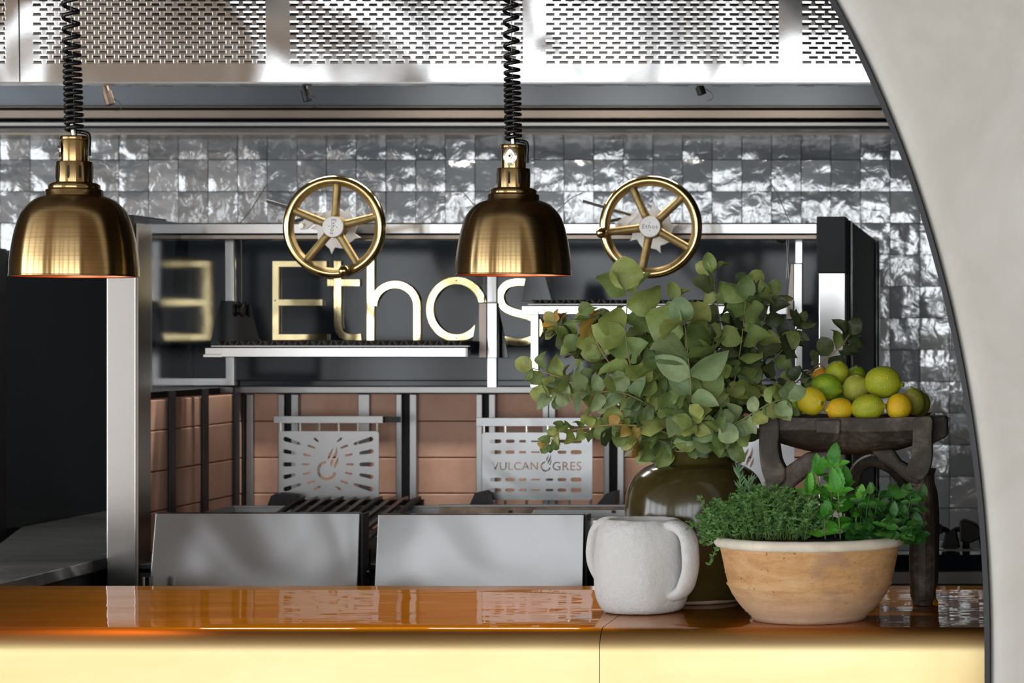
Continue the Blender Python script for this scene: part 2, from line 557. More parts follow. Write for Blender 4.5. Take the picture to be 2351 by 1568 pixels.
class MB:
    def __init__(s):
        s.v, s.f = [], []

    def add(s, vs_, fs):
        n = len(s.v)
        s.v += [tuple(q) for q in vs_]
        s.f += [tuple(i + n for i in f) for f in fs]
        return s

    def box(s, x0, x1, y0, y1, z0, z1):
        x0, x1 = min(x0, x1), max(x0, x1)
        z0, z1 = min(z0, z1), max(z0, z1)
        vs_ = [(x, y, z) for x in (x0, x1) for y in (y0, y1) for z in (z0, z1)]
        return s.add(vs_, [(0, 1, 3, 2), (4, 6, 7, 5), (0, 4, 5, 1), (2, 3, 7, 6), (0, 2, 6, 4), (1, 5, 7, 3)])

    def pbox(s, px0, py0, px1, py1, d0, d1):
        """box whose front face covers a pixel rectangle at depth d0 and that runs back to depth d1"""
        return s.box(X(px0, d0), X(px1, d0), d0, d1, Z(py1, d0), Z(py0, d0))

    def prism(s, poly, y0, y1):
        """poly: (x, z) outline, extruded along depth"""
        n = len(poly)
        vs_ = [(x, y0, z) for x, z in poly] + [(x, y1, z) for x, z in poly]
        fs = [tuple(range(n)), tuple(range(2 * n - 1, n - 1, -1))]
        for i in range(n):
            j = (i + 1) % n
            fs.append((i, i + n, j + n, j))
        return s.add(vs_, fs)

    def pprism(s, pts, d0, d1):
        return s.prism([(X(a, d0), Z(b, d0)) for a, b in pts], d0, d1)

    def ribbon(s, pts, w, d0, d1, closed=False):
        """flat stroke of width w (px) along a pixel polyline, with thickness d0..d1"""
        pts = [Vector(p) for p in pts]
        n = len(pts)
        L, Rr = [], []
        for i, p in enumerate(pts):
            if closed:
                t = pts[(i + 1) % n] - pts[i - 1]
            else:
                t = pts[min(i + 1, n - 1)] - pts[max(i - 1, 0)]
            t.normalize()
            nn = Vector((-t.y, t.x))
            L.append(p + nn * w / 2)
            Rr.append(p - nn * w / 2)
        k = n if closed else n - 1
        vs_ = []
        for d in (d0, d1):
            for q in L:
                vs_.append((X(q.x, d0), d, Z(q.y, d0)))
            for q in Rr:
                vs_.append((X(q.x, d0), d, Z(q.y, d0)))
        fs = []
        for i in range(k):
            j = (i + 1) % n
            fs += [(i, j, n + j, n + i), (2 * n + i, 3 * n + i, 3 * n + j, 2 * n + j),
                   (i, 2 * n + i, 2 * n + j, j), (n + i, n + j, 3 * n + j, 3 * n + i)]
        if not closed:
            fs += [(0, n, 3 * n, 2 * n), (n - 1, 3 * n - 1, 4 * n - 1, 2 * n - 1)]
        return s.add(vs_, fs)

    def tube(s, pts, r, seg=8, caps=True):
        pts = [Vector(p) for p in pts]
        n = len(pts)
        rs = r if isinstance(r, (list, tuple)) else [r] * n
        up = Vector((0, 0, 1))
        t0 = (pts[1] - pts[0]).normalized()
        if abs(t0.dot(up)) > 0.9:
            up = Vector((1, 0, 0))
        a = t0.cross(up).normalized()
        vs_, fs = [], []
        for i, p in enumerate(pts):
            t = (pts[min(i + 1, n - 1)] - pts[max(i - 1, 0)]).normalized()
            a = (a - t * a.dot(t)).normalized()
            b = t.cross(a)
            for k in range(seg):
                th = 2 * math.pi * k / seg
                vs_.append(p + (a * math.cos(th) + b * math.sin(th)) * rs[i])
        for i in range(n - 1):
            for k in range(seg):
                k2 = (k + 1) % seg
                fs.append((i * seg + k, i * seg + k2, (i + 1) * seg + k2, (i + 1) * seg + k))
        if caps:
            fs.append(tuple(range(seg - 1, -1, -1)))
            fs.append(tuple((n - 1) * seg + k for k in range(seg)))
        return s.add(vs_, fs)

    def lathe(s, prof, cx, cy, seg=48, jitter=None, cap0=False, cap1=False):
        n = len(prof)
        vs_, fs = [], []
        for r, z in prof:
            for k in range(seg):
                th = 2 * math.pi * k / seg
                q = Vector((cx + r * math.cos(th), cy + r * math.sin(th), z))
                if jitter:
                    q = jitter(q, r, th)
                vs_.append(q)
        for i in range(n - 1):
            for k in range(seg):
                k2 = (k + 1) % seg
                fs.append((i * seg + k, i * seg + k2, (i + 1) * seg + k2, (i + 1) * seg + k))
        if cap0:
            fs.append(tuple(range(seg - 1, -1, -1)))
        if cap1:
            fs.append(tuple((n - 1) * seg + k for k in range(seg)))
        return s.add(vs_, fs)

    def build(s, name, mat, parent=None, smooth=False, bevel=0.0, origin=None, subsurf=0):
        me = bpy.data.meshes.new(name)
        me.from_pydata(s.v, [], s.f)
        me.update()
        import bmesh
        bm = bmesh.new()
        bm.from_mesh(me)
        bmesh.ops.recalc_face_normals(bm, faces=bm.faces)
        bm.to_mesh(me)
        bm.free()
        me.materials.append(mat)
        if smooth:
            for p in me.polygons:
                p.use_smooth = True
        o = link(name, me, parent, origin)
        if bevel:
            bv = o.modifiers.new('bevel', 'BEVEL')
            bv.width = bevel
            bv.segments = 2
            bv.limit_method = 'ANGLE'
        if subsurf:
            ss = o.modifiers.new('smooth', 'SUBSURF')
            ss.levels = ss.render_levels = subsurf
        return o


def spline(pts, n=10):
    pts = [Vector(p) for p in pts]
    out = []
    for i in range(len(pts) - 1):
        p0, p1, p2, p3 = pts[max(i - 1, 0)], pts[i], pts[i + 1], pts[min(i + 2, len(pts) - 1)]
        for k in range(n):
            t = k / n
            out.append(0.5 * ((2 * p1) + (p2 - p0) * t + (2 * p0 - 5 * p1 + 4 * p2 - p3) * t * t + (3 * p1 - p0 - 3 * p2 + p3) * t ** 3))
    out.append(pts[-1])
    return out


def lathe_px(prof, d, zmin=None):
    return [(h / F * d, max(Z(y, d), zmin) if zmin is not None else Z(y, d)) for h, y in prof]


def text_outlines(body, size, spacing=1.0, bold=0.0):
    cu = bpy.data.curves.new('tmp_text', 'FONT')
    cu.body = body
    cu.size = size
    cu.space_character = spacing
    cu.offset = bold * size
    cu.align_x = 'CENTER'
    cu.align_y = 'CENTER'
    ob = bpy.data.objects.new('tmp_text', cu)
    COL.objects.link(ob)
    dg = bpy.context.evaluated_depsgraph_get()
    c2 = ob.to_curve(dg)
    polys = []
    for sp in c2.splines:
        if sp.type == 'BEZIER':
            bp_ = sp.bezier_points
            n = len(bp_)
            pts = []
            for i in range(n):
                a, b = bp_[i], bp_[(i + 1) % n]
                straight = (a.handle_right - a.co).length < 1e-6 and (b.handle_left - b.co).length < 1e-6
                m = 1 if straight else 4
                for k in range(m):
                    t = k / m
                    q = (1 - t) ** 3 * a.co + 3 * (1 - t) ** 2 * t * a.handle_right + 3 * (1 - t) * t * t * b.handle_left + t ** 3 * b.co
                    pts.append((q.x, q.y))
            polys.append(pts)
        else:
            polys.append([(q.co.x, q.co.y) for q in sp.points])
    ob.to_curve_clear()
    COL.objects.unlink(ob)
    bpy.data.objects.remove(ob)
    bpy.data.curves.remove(cu)
    return polys


def filled_mesh(polys, half):
    """2D outlines (outer + holes, even-odd) -> extruded mesh in the XY plane"""
    cu = bpy.data.curves.new('tmp_fill', 'CURVE')
    cu.dimensions = '2D'
    cu.fill_mode = 'BOTH'
    cu.extrude = half
    for pts in polys:
        sp = cu.splines.new('POLY')
        sp.points.add(len(pts) - 1)
        for q, p in zip(sp.points, pts):
            q.co = (p[0], p[1], 0, 1)
        sp.use_cyclic_u = True
    ob = bpy.data.objects.new('tmp_fill', cu)
    COL.objects.link(ob)
    dg = bpy.context.evaluated_depsgraph_get()
    me = bpy.data.meshes.new_from_object(ob.evaluated_get(dg))
    COL.objects.unlink(ob)
    bpy.data.objects.remove(ob)
    bpy.data.curves.remove(cu)
    return me


UPRIGHT = Matrix.Rotation(math.pi / 2, 4, 'X')      # XY plane -> XZ plane facing -Y


def flat_obj(name, polys, half, mat, origin, parent, extra=Matrix()):
    me = filled_mesh(polys, half)
    me.transform(Matrix.Translation(Vector(origin)) @ extra @ UPRIGHT)
    me.materials.clear()
    me.materials.append(mat)
    return link(name, me, parent)


# ================================================================ THE SETTING
GRILL_D = 8.2
fl = MB().box(-8.1, 4.6, BACK - 0.3, 8.4, -0.1, 0.0).build('floor', FLOOR)
tag(fl, 'pale stone floor running through the room to the kitchen', 'floor', kind='structure')
ce = MB().box(-8.1, 4.6, BACK - 0.3, 8.4, 3.4, 3.5).build('ceiling', CEIL)
tag(ce, 'brown timber ceiling over the room and kitchen', 'ceiling', kind='structure')
def side_wall(x0, x1):
    mb = MB()
    ys = [BACK - 0.3] + [v for w in SIDE for v in w] + [8.4]
    for i in range(0, len(ys), 2):
        mb.box(x0, x1, ys[i], ys[i + 1], 0, 3.4)
    for y0, y1 in SIDE:
        mb.box(x0, x1, y0, y1, 2.95, 3.4).box(x0, x1, y0, y1, 0, 0.15)
    return mb


wl = side_wall(XLW - 0.1, XLW).build('wall_left', ROOM)
tag(wl, 'brown plaster wall with added window openings closing the left side', 'wall', kind='structure')
wr = MB().box(XRW, XRW + 0.1, BACK - 0.3, 8.4, 0, 3.4).build('wall_right', ROOM)
tag(wr, 'brown plaster wall closing the right side', 'wall', kind='structure')
# window wall behind the viewer: piers, sill strip and header around the openings
mb = MB()
xs = [-8.0] + [v for w in WIN for v in w[:2]] + [4.5]
for i in range(0, len(xs), 2):
    mb.box(xs[i], xs[i + 1], BACK - 0.15, BACK, 0, 3.4)
for x0, x1, z0, z1 in WIN:
    mb.box(x0, x1, BACK - 0.15, BACK, z1, 3.4)
    mb.box(x0, x1, BACK - 0.15, BACK, 0, z0)
wf = mb.build('wall_front', ROOM)
tag(wf, 'brown plaster wall with tall window openings facing the kitchen', 'wall', kind='structure')
for i, (x0, x1, z0, z1) in enumerate(WIN):
    mb = MB()
    t = 0.035
    mb.box(x0, x0 + t, BACK - 0.1, BACK - 0.05, z0, z1).box(x1 - t, x1, BACK - 0.1, BACK - 0.05, z0, z1)
    mb.box(x0, x1, BACK - 0.1, BACK - 0.05, z1 - t, z1).box(x0, x1, BACK - 0.1, BACK - 0.05, z0, z0 + t)
    if x1 - x0 > 1:
        xm = (x0 + x1) / 2
        mb.box(xm - t / 2, xm + t / 2, BACK - 0.1, BACK - 0.05, z0, z1)
    o = mb.build('window_%d' % (i + 1), FRAME)
    tag(o, 'tall bronze framed window behind the viewer, number %d from the left' % (i + 1), 'window', kind='structure')

# tiled back wall: every tile in view is a piece of its own
wb = MB().box(-8, 4.5, GRILL_D + 0.012, GRILL_D + 0.2, 0, 3.4).build('wall_back', GROUT)
tag(wb, 'grey handmade tile wall behind the kitchen grill', 'wall', kind='structure')
TP, TR = 68.0, 72.6
tw, th_ = TP / F * GRILL_D, TR / F * GRILL_D
tile_meshes = []
for k in range(10):
    rr = random.Random(100 + k)
    g = 6
    vs_, fs = [], []
    a, b_ = tw / 2 - 0.0012, th_ / 2 - 0.0012
    ph = rr.uniform(0, 50)
    for j in range(g + 1):
        for i in range(g + 1):
            u, v = -1 + 2 * i / g, -1 + 2 * j / g
            edge = 0.0010 if max(abs(u), abs(v)) > 0.99 else 0.0
            h = 0.0016 * mnoise.noise(Vector((u * 1.3 + ph, v * 1.3, ph)))
            vs_.append((u * a, -0.012 + edge * 0.6 + h, v * b_))
    for j in range(g):
        for i in range(g):
            q = j * (g + 1) + i
            fs.append((q, q + 1, q + g + 2, q + g + 1))
    n = len(vs_)
    ring = [i for i in range(g + 1)] + [(j) * (g + 1) + g for j in range(1, g + 1)] + [g * (g + 1) + i for i in range(g - 1, -1, -1)] + [j * (g + 1) for j in range(g - 1, 0, -1)]
    m = len(ring)
    for r_ in ring:
        vs_.append(vs_[r_])
    for r_ in ring:
        x, y, z = vs_[r_]
        vs_.append((x, 0.012, z))
    for i in range(m):
        j = (i + 1) % m
        fs.append((n + i, n + m + i, n + m + j, n + j))
    me = bpy.data.meshes.new('tile')
    me.from_pydata(vs_, [], fs)
    me.update()
    for p in me.polygons:
        p.use_smooth = True
    me.materials.append(TILE)
    tile_meshes.append(me)
for ci in range(-31, 12):
    pxc = 1568 + TP * (ci + 0.5)
    for ri in range(-3, 14):
        pyc = 440 + TR * (ri + 0.5)
        if pyc > 560 and 300 < pxc < 1990:
            continue
        if pyc > 700 and pxc < 300:
            continue
        if pxc > 2290 or (pyc < 260):
            continue
        c = P(pxc, pyc, GRILL_D)
        o = bpy.data.objects.new('tile', random.choice(tile_meshes))
        o.location = (c.x, GRILL_D + random.uniform(-0.001, 0.001), c.z)
        o.rotation_euler = (R(random.gauss(0, 0.9)), R(random.gauss(0, .15)), R(random.gauss(0, 0.9)))
        COL.objects.link(o)
        o.parent = wb

# plaster arch wall in front of the counter, with its black edge trim
AD0, AD1 = 4.0, 4.3


def arch_pt(t):
    """t 0..1: up the right jamb and over to the crown, then along the flat lintel"""
    cx, cy, a, b = 930.0, 1500.0, 1330.0, 2200.0
    if t < 0.12:
        y = 5000 + (cy - 5000) * (t / 0.12)
        return Vector((X(cx + a, AD0), Z(y, AD0))), Vector((1, 0))
    if t < 0.9:
        th = (t - 0.12) / 0.78 * math.pi / 2
        p = Vector((X(cx + a * math.cos(th), AD0), Z(cy - b * math.sin(th), AD0)))
        n = Vector((math.cos(th) / a, math.sin(th) / b)).normalized()
        return p, n
    s = (t - 0.9) / 0.1
    return Vector((X(cx, AD0) - s * 8.0, Z(cy - b, AD0))), Vector((0, 1))


prof = [(-0.006, AD1), (-0.006, AD0 + 0.045), (0.0, AD0 + 0.044), (0.0, AD0 + 0.030), (0.004, AD0 + 0.018), (0.012, AD0 + 0.008), (0.024, AD0 + 0.002), (0.045, AD0), (0.3, AD0), (4.5, AD0), (4.5, AD1), (-0.006, AD1)]
NT = 90
vs_, fs = [], []
for i in range(NT + 1):
    p, n = arch_pt(i / NT)
    for o_, y in prof:
        q = p + n * (o_ + 0.0088)
        vs_.append((q.x, y, q.y))
m_ = len(prof)
for i in range(NT):
    for k in range(m_ - 1):
        fs.append((i * m_ + k, i * m_ + k + 1, (i + 1) * m_ + k + 1, (i + 1) * m_ + k))
me = MB().add(vs_, fs)
ar = me.build('wall_arch', PLASTER, smooth=True)
tag(ar, 'pale trowelled plaster arch wall framing the counter on the right', 'wall', kind='structure')
vs_, fs = [], []
tp = [(-0.0, AD0 + 0.045), (-0.0, AD0 + 0.012), (0.0088, AD0 + 0.012), (0.0088, AD0 + 0.045)]
for i in range(NT + 1):
    p, n = arch_pt(i / NT)
    for o_, y in tp:
        q = p + n * o_
        vs_.append((q.x, y, q.y))
for i in range(NT):
    for k in range(3):
        fs.append((i * 4 + k, i * 4 + k + 1, (i + 1) * 4 + k + 1, (i + 1) * 4 + k))
tr = MB().add(vs_, fs).build('trim_1', BLACK_TRIM)
tag(tr, 'thin black metal trim lining the edge of the plaster arch', 'trim', kind='structure')

# ================================================================ BRASS COUNTER
ZC = Z(1440, 4.40)
CF = 4.36                                        # front face
CB = 5.133                                       # back edge
RAD = 0.045
ctr = thing('bar_counter', (X(1376, CF), CF, 0), 'long bar counter clad in aged brass sheet with rounded front edge', 'counter')


def counter_sheet(x0, x1):
    pr = [(CB, ZC - 0.04), (CB, ZC)]
    for k in range(9):
        y = CB + (CF + RAD - CB) * (k + 1) / 9
        pr.append((y, ZC))
    for k in range(1, 13):
        a = math.pi / 2 * k / 12
        pr.append((CF + RAD - RAD * math.sin(a), ZC - RAD + RAD * math.cos(a)))
    for k in range(1, 5):
        pr.append((CF, ZC - RAD - (ZC - RAD - 0.12) * k / 4))
    nx = 2
    vs_, fs = [], []
    for i in range(nx):
        x = x0 + (x1 - x0) * i / (nx - 1)
        for y, z in pr:
            vs_.append((x, y, z))
    n = len(pr)
    for i in range(nx - 1):
        for k in range(n - 1):
            fs.append((i * n + k, i * n + k + 1, (i + 1) * n + k + 1, (i + 1) * n + k))
    return MB().add(vs_, fs)


xs_ = X(1376, CF)
for x0, x1 in ((-2.75, xs_ - 0.0007), (xs_ + 0.0007, 0.35)):
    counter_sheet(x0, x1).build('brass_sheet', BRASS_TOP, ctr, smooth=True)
MB().box(-2.74, 0.34, CF + 0.03, CB - 0.012, 0.12, ZC - 0.03).build('carcass', DARK, ctr)
MB().box(-2.74, 0.34, CF + 0.06, CB - 0.05, 0.0, 0.12).build('plinth', BLACK, ctr)

# ================================================================ RANGE HOOD
HD = 5.9
zl = Z(188, HD)
hood = thing('range_hood', (X(1000, HD), HD, zl), 'stainless steel range hood with rows of punched slots in its front', 'range hood')
TILT = R(1.75)


def hood_pt(px, py, off=0.0):
    """point on the leaning front sheet: pixel column and rows above the lip at the hood's depth"""
    x = X(px, HD)
    v = (188 - py) / F * HD
    return Vector((x, HD - v * math.sin(TILT) + off, zl + v * math.cos(TILT)))


def hood_sheet(px0, px1, groups, pytop=-420):
    """sheet of columns and rows with real slot holes; groups: (first px, columns)"""
    vs_, fs = [], []

    def quad(a, b, c, d):
        n = len(vs_)
        vs_.extend([a, b, c, d])
        fs.append((n, n + 1, n + 2, n + 3))

    PX, PY, SW, SH = 30.2, 10.95, 21.5, 2.6
    rows = [(141 - PY * k) for k in range(0, 22)]
    ybot, ytop = rows[0] + PY / 2, rows[-1] - PY / 2
    quad(hood_pt(px0, 188), hood_pt(px1, 188), hood_pt(px1, ybot), hood_pt(px0, ybot))
    quad(hood_pt(px0, ytop), hood_pt(px1, ytop), hood_pt(px1, pytop), hood_pt(px0, pytop))
    for ri, yc in enumerate(rows):
        y0, y1 = yc + PY / 2, yc - PY / 2
        s0, s1 = yc + SH / 2, yc - SH / 2
        cur = px0
        for g0, nc in groups:
            for c in range(nc):
                a = g0 + c * PX + (PX / 2 if ri % 2 else 0)
                b = a + SW
                if a < px0 + 2 or b > px1 - 2:
                    continue
                if ri % 2 and c == nc - 1:
                    b = a + SW * 0.35
                # plain strip up to the slot
                quad(hood_pt(cur, y0), hood_pt(a, y0), hood_pt(a, y1), hood_pt(cur, y1))
                # dished surround and the hole's walls
                e = 0.0003
                A, B, C, D = hood_pt(a, y0), hood_pt(b, y0), hood_pt(b, y1), hood_pt(a, y1)
                a2, b2, c2, d2 = hood_pt(a + 1.5, s0, e), hood_pt(b - 1.5, s0, e), hood_pt(b - 1.5, s1, e), hood_pt(a + 1.5, s1, e)
                quad(A, B, b2, a2)
                quad(B, C, c2, b2)
                quad(C, D, d2, c2)
                quad(D, A, a2, d2)
                w = 0.006
                a3, b3, c3, d3 = [hood_pt(q[0], q[1], e + w) for q in ((a + 1.5, s0), (b - 1.5, s0), (b - 1.5, s1), (a + 1.5, s1))]
                quad(a2, b2, b3, a3)
                quad(b2, c2, c3, b3)
                quad(c2, d2, d3, c3)
                quad(d2, a2, a3, d3)
                cur = b
        quad(hood_pt(cur, y0), hood_pt(px1, y0), hood_pt(px1, y1), hood_pt(cur, y1))
    return vs_, fs


for (a, b, gr) in ((-700, 44, [(-560, 18), (-38, 2)]), (47, 2900, [(76, 18), (666, 18), (1253, 18), (1842, 18), (2432, 12)])):
    v_, f_ = hood_sheet(a, b, gr)
    o = MB().add(v_, f_).build('front_sheet', STEEL_HOOD, hood)
    so = o.modifiers.new('weld', 'WELD')
    so.merge_threshold = 0.00005
MB().pbox(44, -420, 47, 188, HD + 0.002, HD + 0.01).build('seam', BLACK, hood)
mb = MB()
mb.prism([(X(-700, HD), zl - 0.004), (X(2900, HD), zl - 0.004), (X(2900, HD), zl), (X(-700, HD), zl)], HD - 0.002, HD + 0.05)
mb.build('lip', STEEL, hood)
# dark liner behind the slots, roof of the hood
MB().box(X(-700, HD), X(2900, HD), HD + 0.02, HD + 0.03, zl + 0.01, 2.62).build('inner_liner', DARK, hood)
MB().box(-5.2, 2.0, HD - 0.05, GRILL_D, 2.60, 2.63).build('roof_sheet', STEEL_DULL, hood)
MB().box(-5.2, 2.0, 8.05, 8.08, Z(246, 8.0), 2.60).build('inner_back_sheet', STEEL_BACK, hood)
# added strip lights, unseen under the hood roof, to brighten the hearth
for px in (560, 1100, 1640):
    q = P(px, 0, 6.7)
    fx = MB().box(q.x - 0.22, q.x + 0.22, 6.5, 6.62, 2.565, 2.598).build('added_strip_light', STEEL_DULL, hood, bevel=0.002)
    MB().box(q.x - 0.21, q.x + 0.21, 6.51, 6.61, 2.56, 2.566).build('added_diffuser', GLOW, fx)
    ld = bpy.data.lights.new('added_hood_light', 'AREA')
    ld.shape = 'RECTANGLE'
    ld.size, ld.size_y = 0.42, 0.10
    ld.energy = 9.0
    ld.color = (1.0, 0.95, 0.88)
    lo = bpy.data.objects.new('added_hood_light', ld)
    lo.location = Vector((q.x, 6.56, 2.555)) - OFF[hood]
    COL.objects.link(lo)
    lo.parent = hood
# grease gutter along the wall
for k, (ya, yb, d0) in enumerate(((242, 249, 7.96), (251, 273, 7.94), (279, 291, 7.90), (293, 297, 7.88))):
    MB().box(-5.2, 2.0, d0, GRILL_D - 0.001, Z(yb, d0), Z(ya, d0)).build('gutter_rail', STEEL_HEAT if k < 2 else STEEL_DULL, hood, bevel=0.004)
MB().box(-5.2, 2.0, 8.0, GRILL_D - 0.001, Z(315, 8.1), Z(292, 8.0)).build('gutter_shade_strip', STEEL_HEAT, hood)  # brown strip standing for the gutter's shadow and reflection on the tiles
for k in range(21):
    px = 52 + k * 97.3 + (22 if k > 12 else 0)
    MB().pbox(px, 189, px + 42, 194, HD + 0.03, HD + 0.07).build('filter_tab', RUST if k % 4 == 1 else BLACK_IRON, hood, bevel=0.001)
for px, tip, m_n in ((238, (254, 240), RUST), (696, (707, 232), BLACK_IRON), (1602, (1612, 217), BLACK_IRON)):
    a, b = P(px, 186, 6.1), P(tip[0], tip[1], 6.1)
    c = a.lerp(b, 0.45)
    nzz = MB().tube([a + Vector((0, 0, .02)), a, c], 0.0075, 8).tube([c, b], 0.0115, 10).build('spray_nozzle', m_n, hood, smooth=False)
    w0 = b + Vector((0, 0, 0.002))
    MB().tube(spline([b + Vector((.006, 0, .015)), b + Vector((.022, 0, 0.005)), b + Vector((.026, 0, -.01)), b + Vector((.012, 0, -.016))]), 0.0009, 5).build('nozzle_wire', WIRE, nzz)

# ================================================================ GRILL STATION
GD = 6.1
BD = 6.98
XL = X(355, 6.25)
gs = thing('grill_station', (X(1100, GD), GD, 0), 'open fire grill station with steel posts, black back and firebrick hearth', 'grill')
# steel posts with black caps
for a, b, ycap in ((245, 311, 622), (1880, 1941, 626)):
    MB().box(X(a, GD), X(b, GD), GD, GD + 0.09, 0, Z(ycap, GD)).build('steel_post', STEEL, gs, bevel=0.002)
MB().pbox(300, 493, 306, 511, GD + 0.1, GD + 0.345).build('top_bar', BLACK, gs)
MB().pbox(240, 493, 306, 622, GD - 0.004, GD + 0.10).build('post_cap', BLACK, gs, bevel=0.002)
MB().pbox(1875, 497, 1942, 626, GD - 0.004, GD + 0.10).build('post_cap', BLACK, gs, bevel=0.002)
# left side: inner steel cheek, glossy black upper panel, firebrick lower part
MB().box(X(312, GD + 0.01), X(312, GD + 0.01) + 0.006, GD + 0.01, GD + 0.10, 0.4, Z(512, GD)).build('steel_cheek', STEEL_HEAT, gs)
zt, zm = Z(500, GD), Z(887, BD)
MB().box(XL - 0.03, XL, 6.2, BD, zm, Z(495, GD) - 0.002).build('black_side_panel', BLACK_GLOSS, gs)
MB().box(XL - 0.03, XL + 0.002, 6.205, 6.225, zm, Z(520, GD)).build('panel_edge', STEEL_DULL, gs)
# right outer side panel
xr = X(1947, GD)
MB().box(xr - 0.03, xr, GD + 0.09, 7.48, 0, Z(501, GD)).build('black_side_panel', BLACK, gs, bevel=0.003)
MB().box(xr, xr + 0.004, GD + 0.10, GD + 0.12, 0, Z(503, GD)).build('panel_edge', BLACK_GLOSS, gs)
MB().box(xr - 0.02, xr + 0.006, 7.36, 7.40, 0, Z(501, GD)).build('panel_edge', BLACK_GLOSS, gs)
MB().box(xr - 0.02, xr + 0.010, 7.46, 7.50, 0, Z(501, GD)).build('panel_edge', BLACK_GLOSS, gs)
# black back panel and rails
XRI = X(1850, 6.2)
MB().box(XL, XRI + 0.1, BD, BD + 0.04, zm, Z(535, BD)).build('black_back_panel', BLACK_GLOSS, gs)
MB().box(XL, XRI + 0.1, BD - 0.04, BD, Z(887, BD), Z(872, BD)).build('black_ledge', BLACK_GLOSS, gs, bevel=0.003)
TRD = 6.42
MB().pbox(386, 513, 1876, 537, TRD, TRD + 0.06).build('top_rail', STEEL, gs, bevel=0.002)
MB().pbox(386, 538.5, 1876, 550, TRD + 0.03, TRD + 0.09).build('lower_rail', STEEL_HEAT, gs, bevel=0.002)
MB().pbox(340, 888, 1880, 903, BD - 0.05, BD - 0.002).build('hearth_rail', STEEL_DULL, gs, bevel=0.002)
# hearth bricks: back wall courses and side wall courses
cols = [(558, 660), (660, 835), (835, 931), (931, 1115), (1115, 1260), (1260, 1409), (1409, 1640), (1640, 1890)]
rows = [(903, 967), (967, 1051), (1051, 1133), (1133, 1217), (1217, 1300)]
for i, (a, b) in enumerate(cols):
    for j, (y0, y1) in enumerate(rows):
        dd = BD + random.uniform(-0.001, 0.001)
        g = 0.8
        MB().pbox(a + g * .4, y0 + g, b - g * .4, y1 - g, dd, dd + 0.05).build('brick', BRICK, gs, bevel=0.003, origin=P((a + b) / 2, (y0 + y1) / 2, dd))
for j, (y0, y1) in enumerate(rows):
    for d0, d1 in ((6.22, 6.60), (6.60, BD)):
        zz0, zz1 = Z(y1, BD) + 0.001, Z(y0, BD) - 0.001
        MB().box(XL - 0.05, XL + random.uniform(-.001, .001), d0 + 0.001, d1 - 0.001, zz0, zz1).build('brick', BRICK, gs, bevel=0.003, origin=(XL, (d0 + d1) / 2, (zz0 + zz1) / 2))
MB().box(XL - 0.06, XRI + 0.1, BD + 0.05, BD + 0.08, 0, zm).build('hearth_backing', DARK, gs)
MB().box(XL - 0.08, XL - 0.05, 6.2, BD + 0.06, 0, zm).build('hearth_backing', DARK, gs)
# bars over the bricks
for d in (6.335, 6.60, 6.87):
    MB().box(XL + 0.004, XL + 0.012, d, d + 0.042, 0.85, zm).build('hearth_bar', BLACK_IRON, gs, bevel=0.002)
for a, b, m_n, dep in ((566, 580, STEEL_DULL, 0.02), (541, 561, BLACK_IRON, 0.02), (638, 652, STEEL_DULL, .03), (652, 668, DARK, .006), (668, 684, STEEL_DULL, .03), (822, 848, STEEL_DULL, .02),
                       (909, 922, STEEL_DULL, .03), (922, 940, DARK, .006), (940, 956, STEEL_DULL, .03), (1093, 1107, STEEL_DULL, .03), (1107, 1122, DARK, .006),
                       (1122, 1137, STEEL_DULL, .03), (1245, 1259, STEEL_DULL, .02), (1260, 1275, STEEL_DULL, .022), (1385, 1399, STEEL_DULL, .03), (1399, 1417, DARK, .006), (1417, 1432, STEEL_DULL, .03),
                       (1560, 1590, STEEL_DULL, .02), (1680, 1695, STEEL_DULL, .03)):
    MB().box(X(a, BD - dep), X(b, BD - dep), BD - dep, BD - 0.0015, 0.85, Z(903, BD) - 0.002).build('hearth_bar', m_n, gs, bevel=0.0015)
# hearth floor and pit rims
MB().box(XL, XRI, 6.12, BD, 0.96, 0.98).build('hearth_floor', DARK, gs)
RD = 6.62
MB().pbox(533, 1161, 1010, 1166, RD, RD + 0.012).build('pit_rim', STEEL_DULL, gs, bevel=0.001)
MB().pbox(535, 1166, 1010, 1200, RD + 0.004, RD + 0.010).build('pit_side', STEEL_DULL, gs)
a, b = P(522, 1181, 6.1), P(535, 1162, RD)
MB().box(X(535, RD) - 0.004, X(535, RD) + 0.002, 6.2, RD, Z(1190, RD), Z(1161, RD)).build('pit_side', STEEL_DULL, gs)
MB().pbox(1005, 1159, 1445, 1164, RD - 0.04, RD - 0.02).build('pit_rim', STEEL_DULL, gs, bevel=0.001)
MB().pbox(1008, 1164, 1445, 1200, RD - 0.034, RD - 0.026).build('pit_side', RUST, gs)
MB().pprism([(1212, 1200), (1226, 1170), (1445, 1170), (1445, 1200)], 6.30, 6.32).build('pit_lip', STEEL_DULL, gs, bevel=0.001)
for px in (1171, 1408):
    MB().pbox(px - 4, 1172, px + 4, 1178, 6.29, 6.30).build('bolt', BLACK_IRON, gs)
MB().pbox(1345, 1193, 1480, 1264, 6.06, 6.11).build('side_shelf', STEEL, gs, bevel=0.002)
MB().pbox(1345, 1264, 1480, 1300, 6.065, 6.11).build('side_shelf', STEEL_DULL, gs)
# black wedge brackets standing in the hearth
for pts in ([(613, 1162), (622, 1138), (634, 1133), (668, 1136), (668, 1162)], [(1077, 1160), (1090, 1132), (1112, 1127), (1125, 1160)], [(1368, 1160), (1392, 1133), (1415, 1127), (1415, 1160)]):
    MB().pprism(pts, 6.70, 6.76).build('hearth_bracket', BLACK_IRON, gs, bevel=0.001)
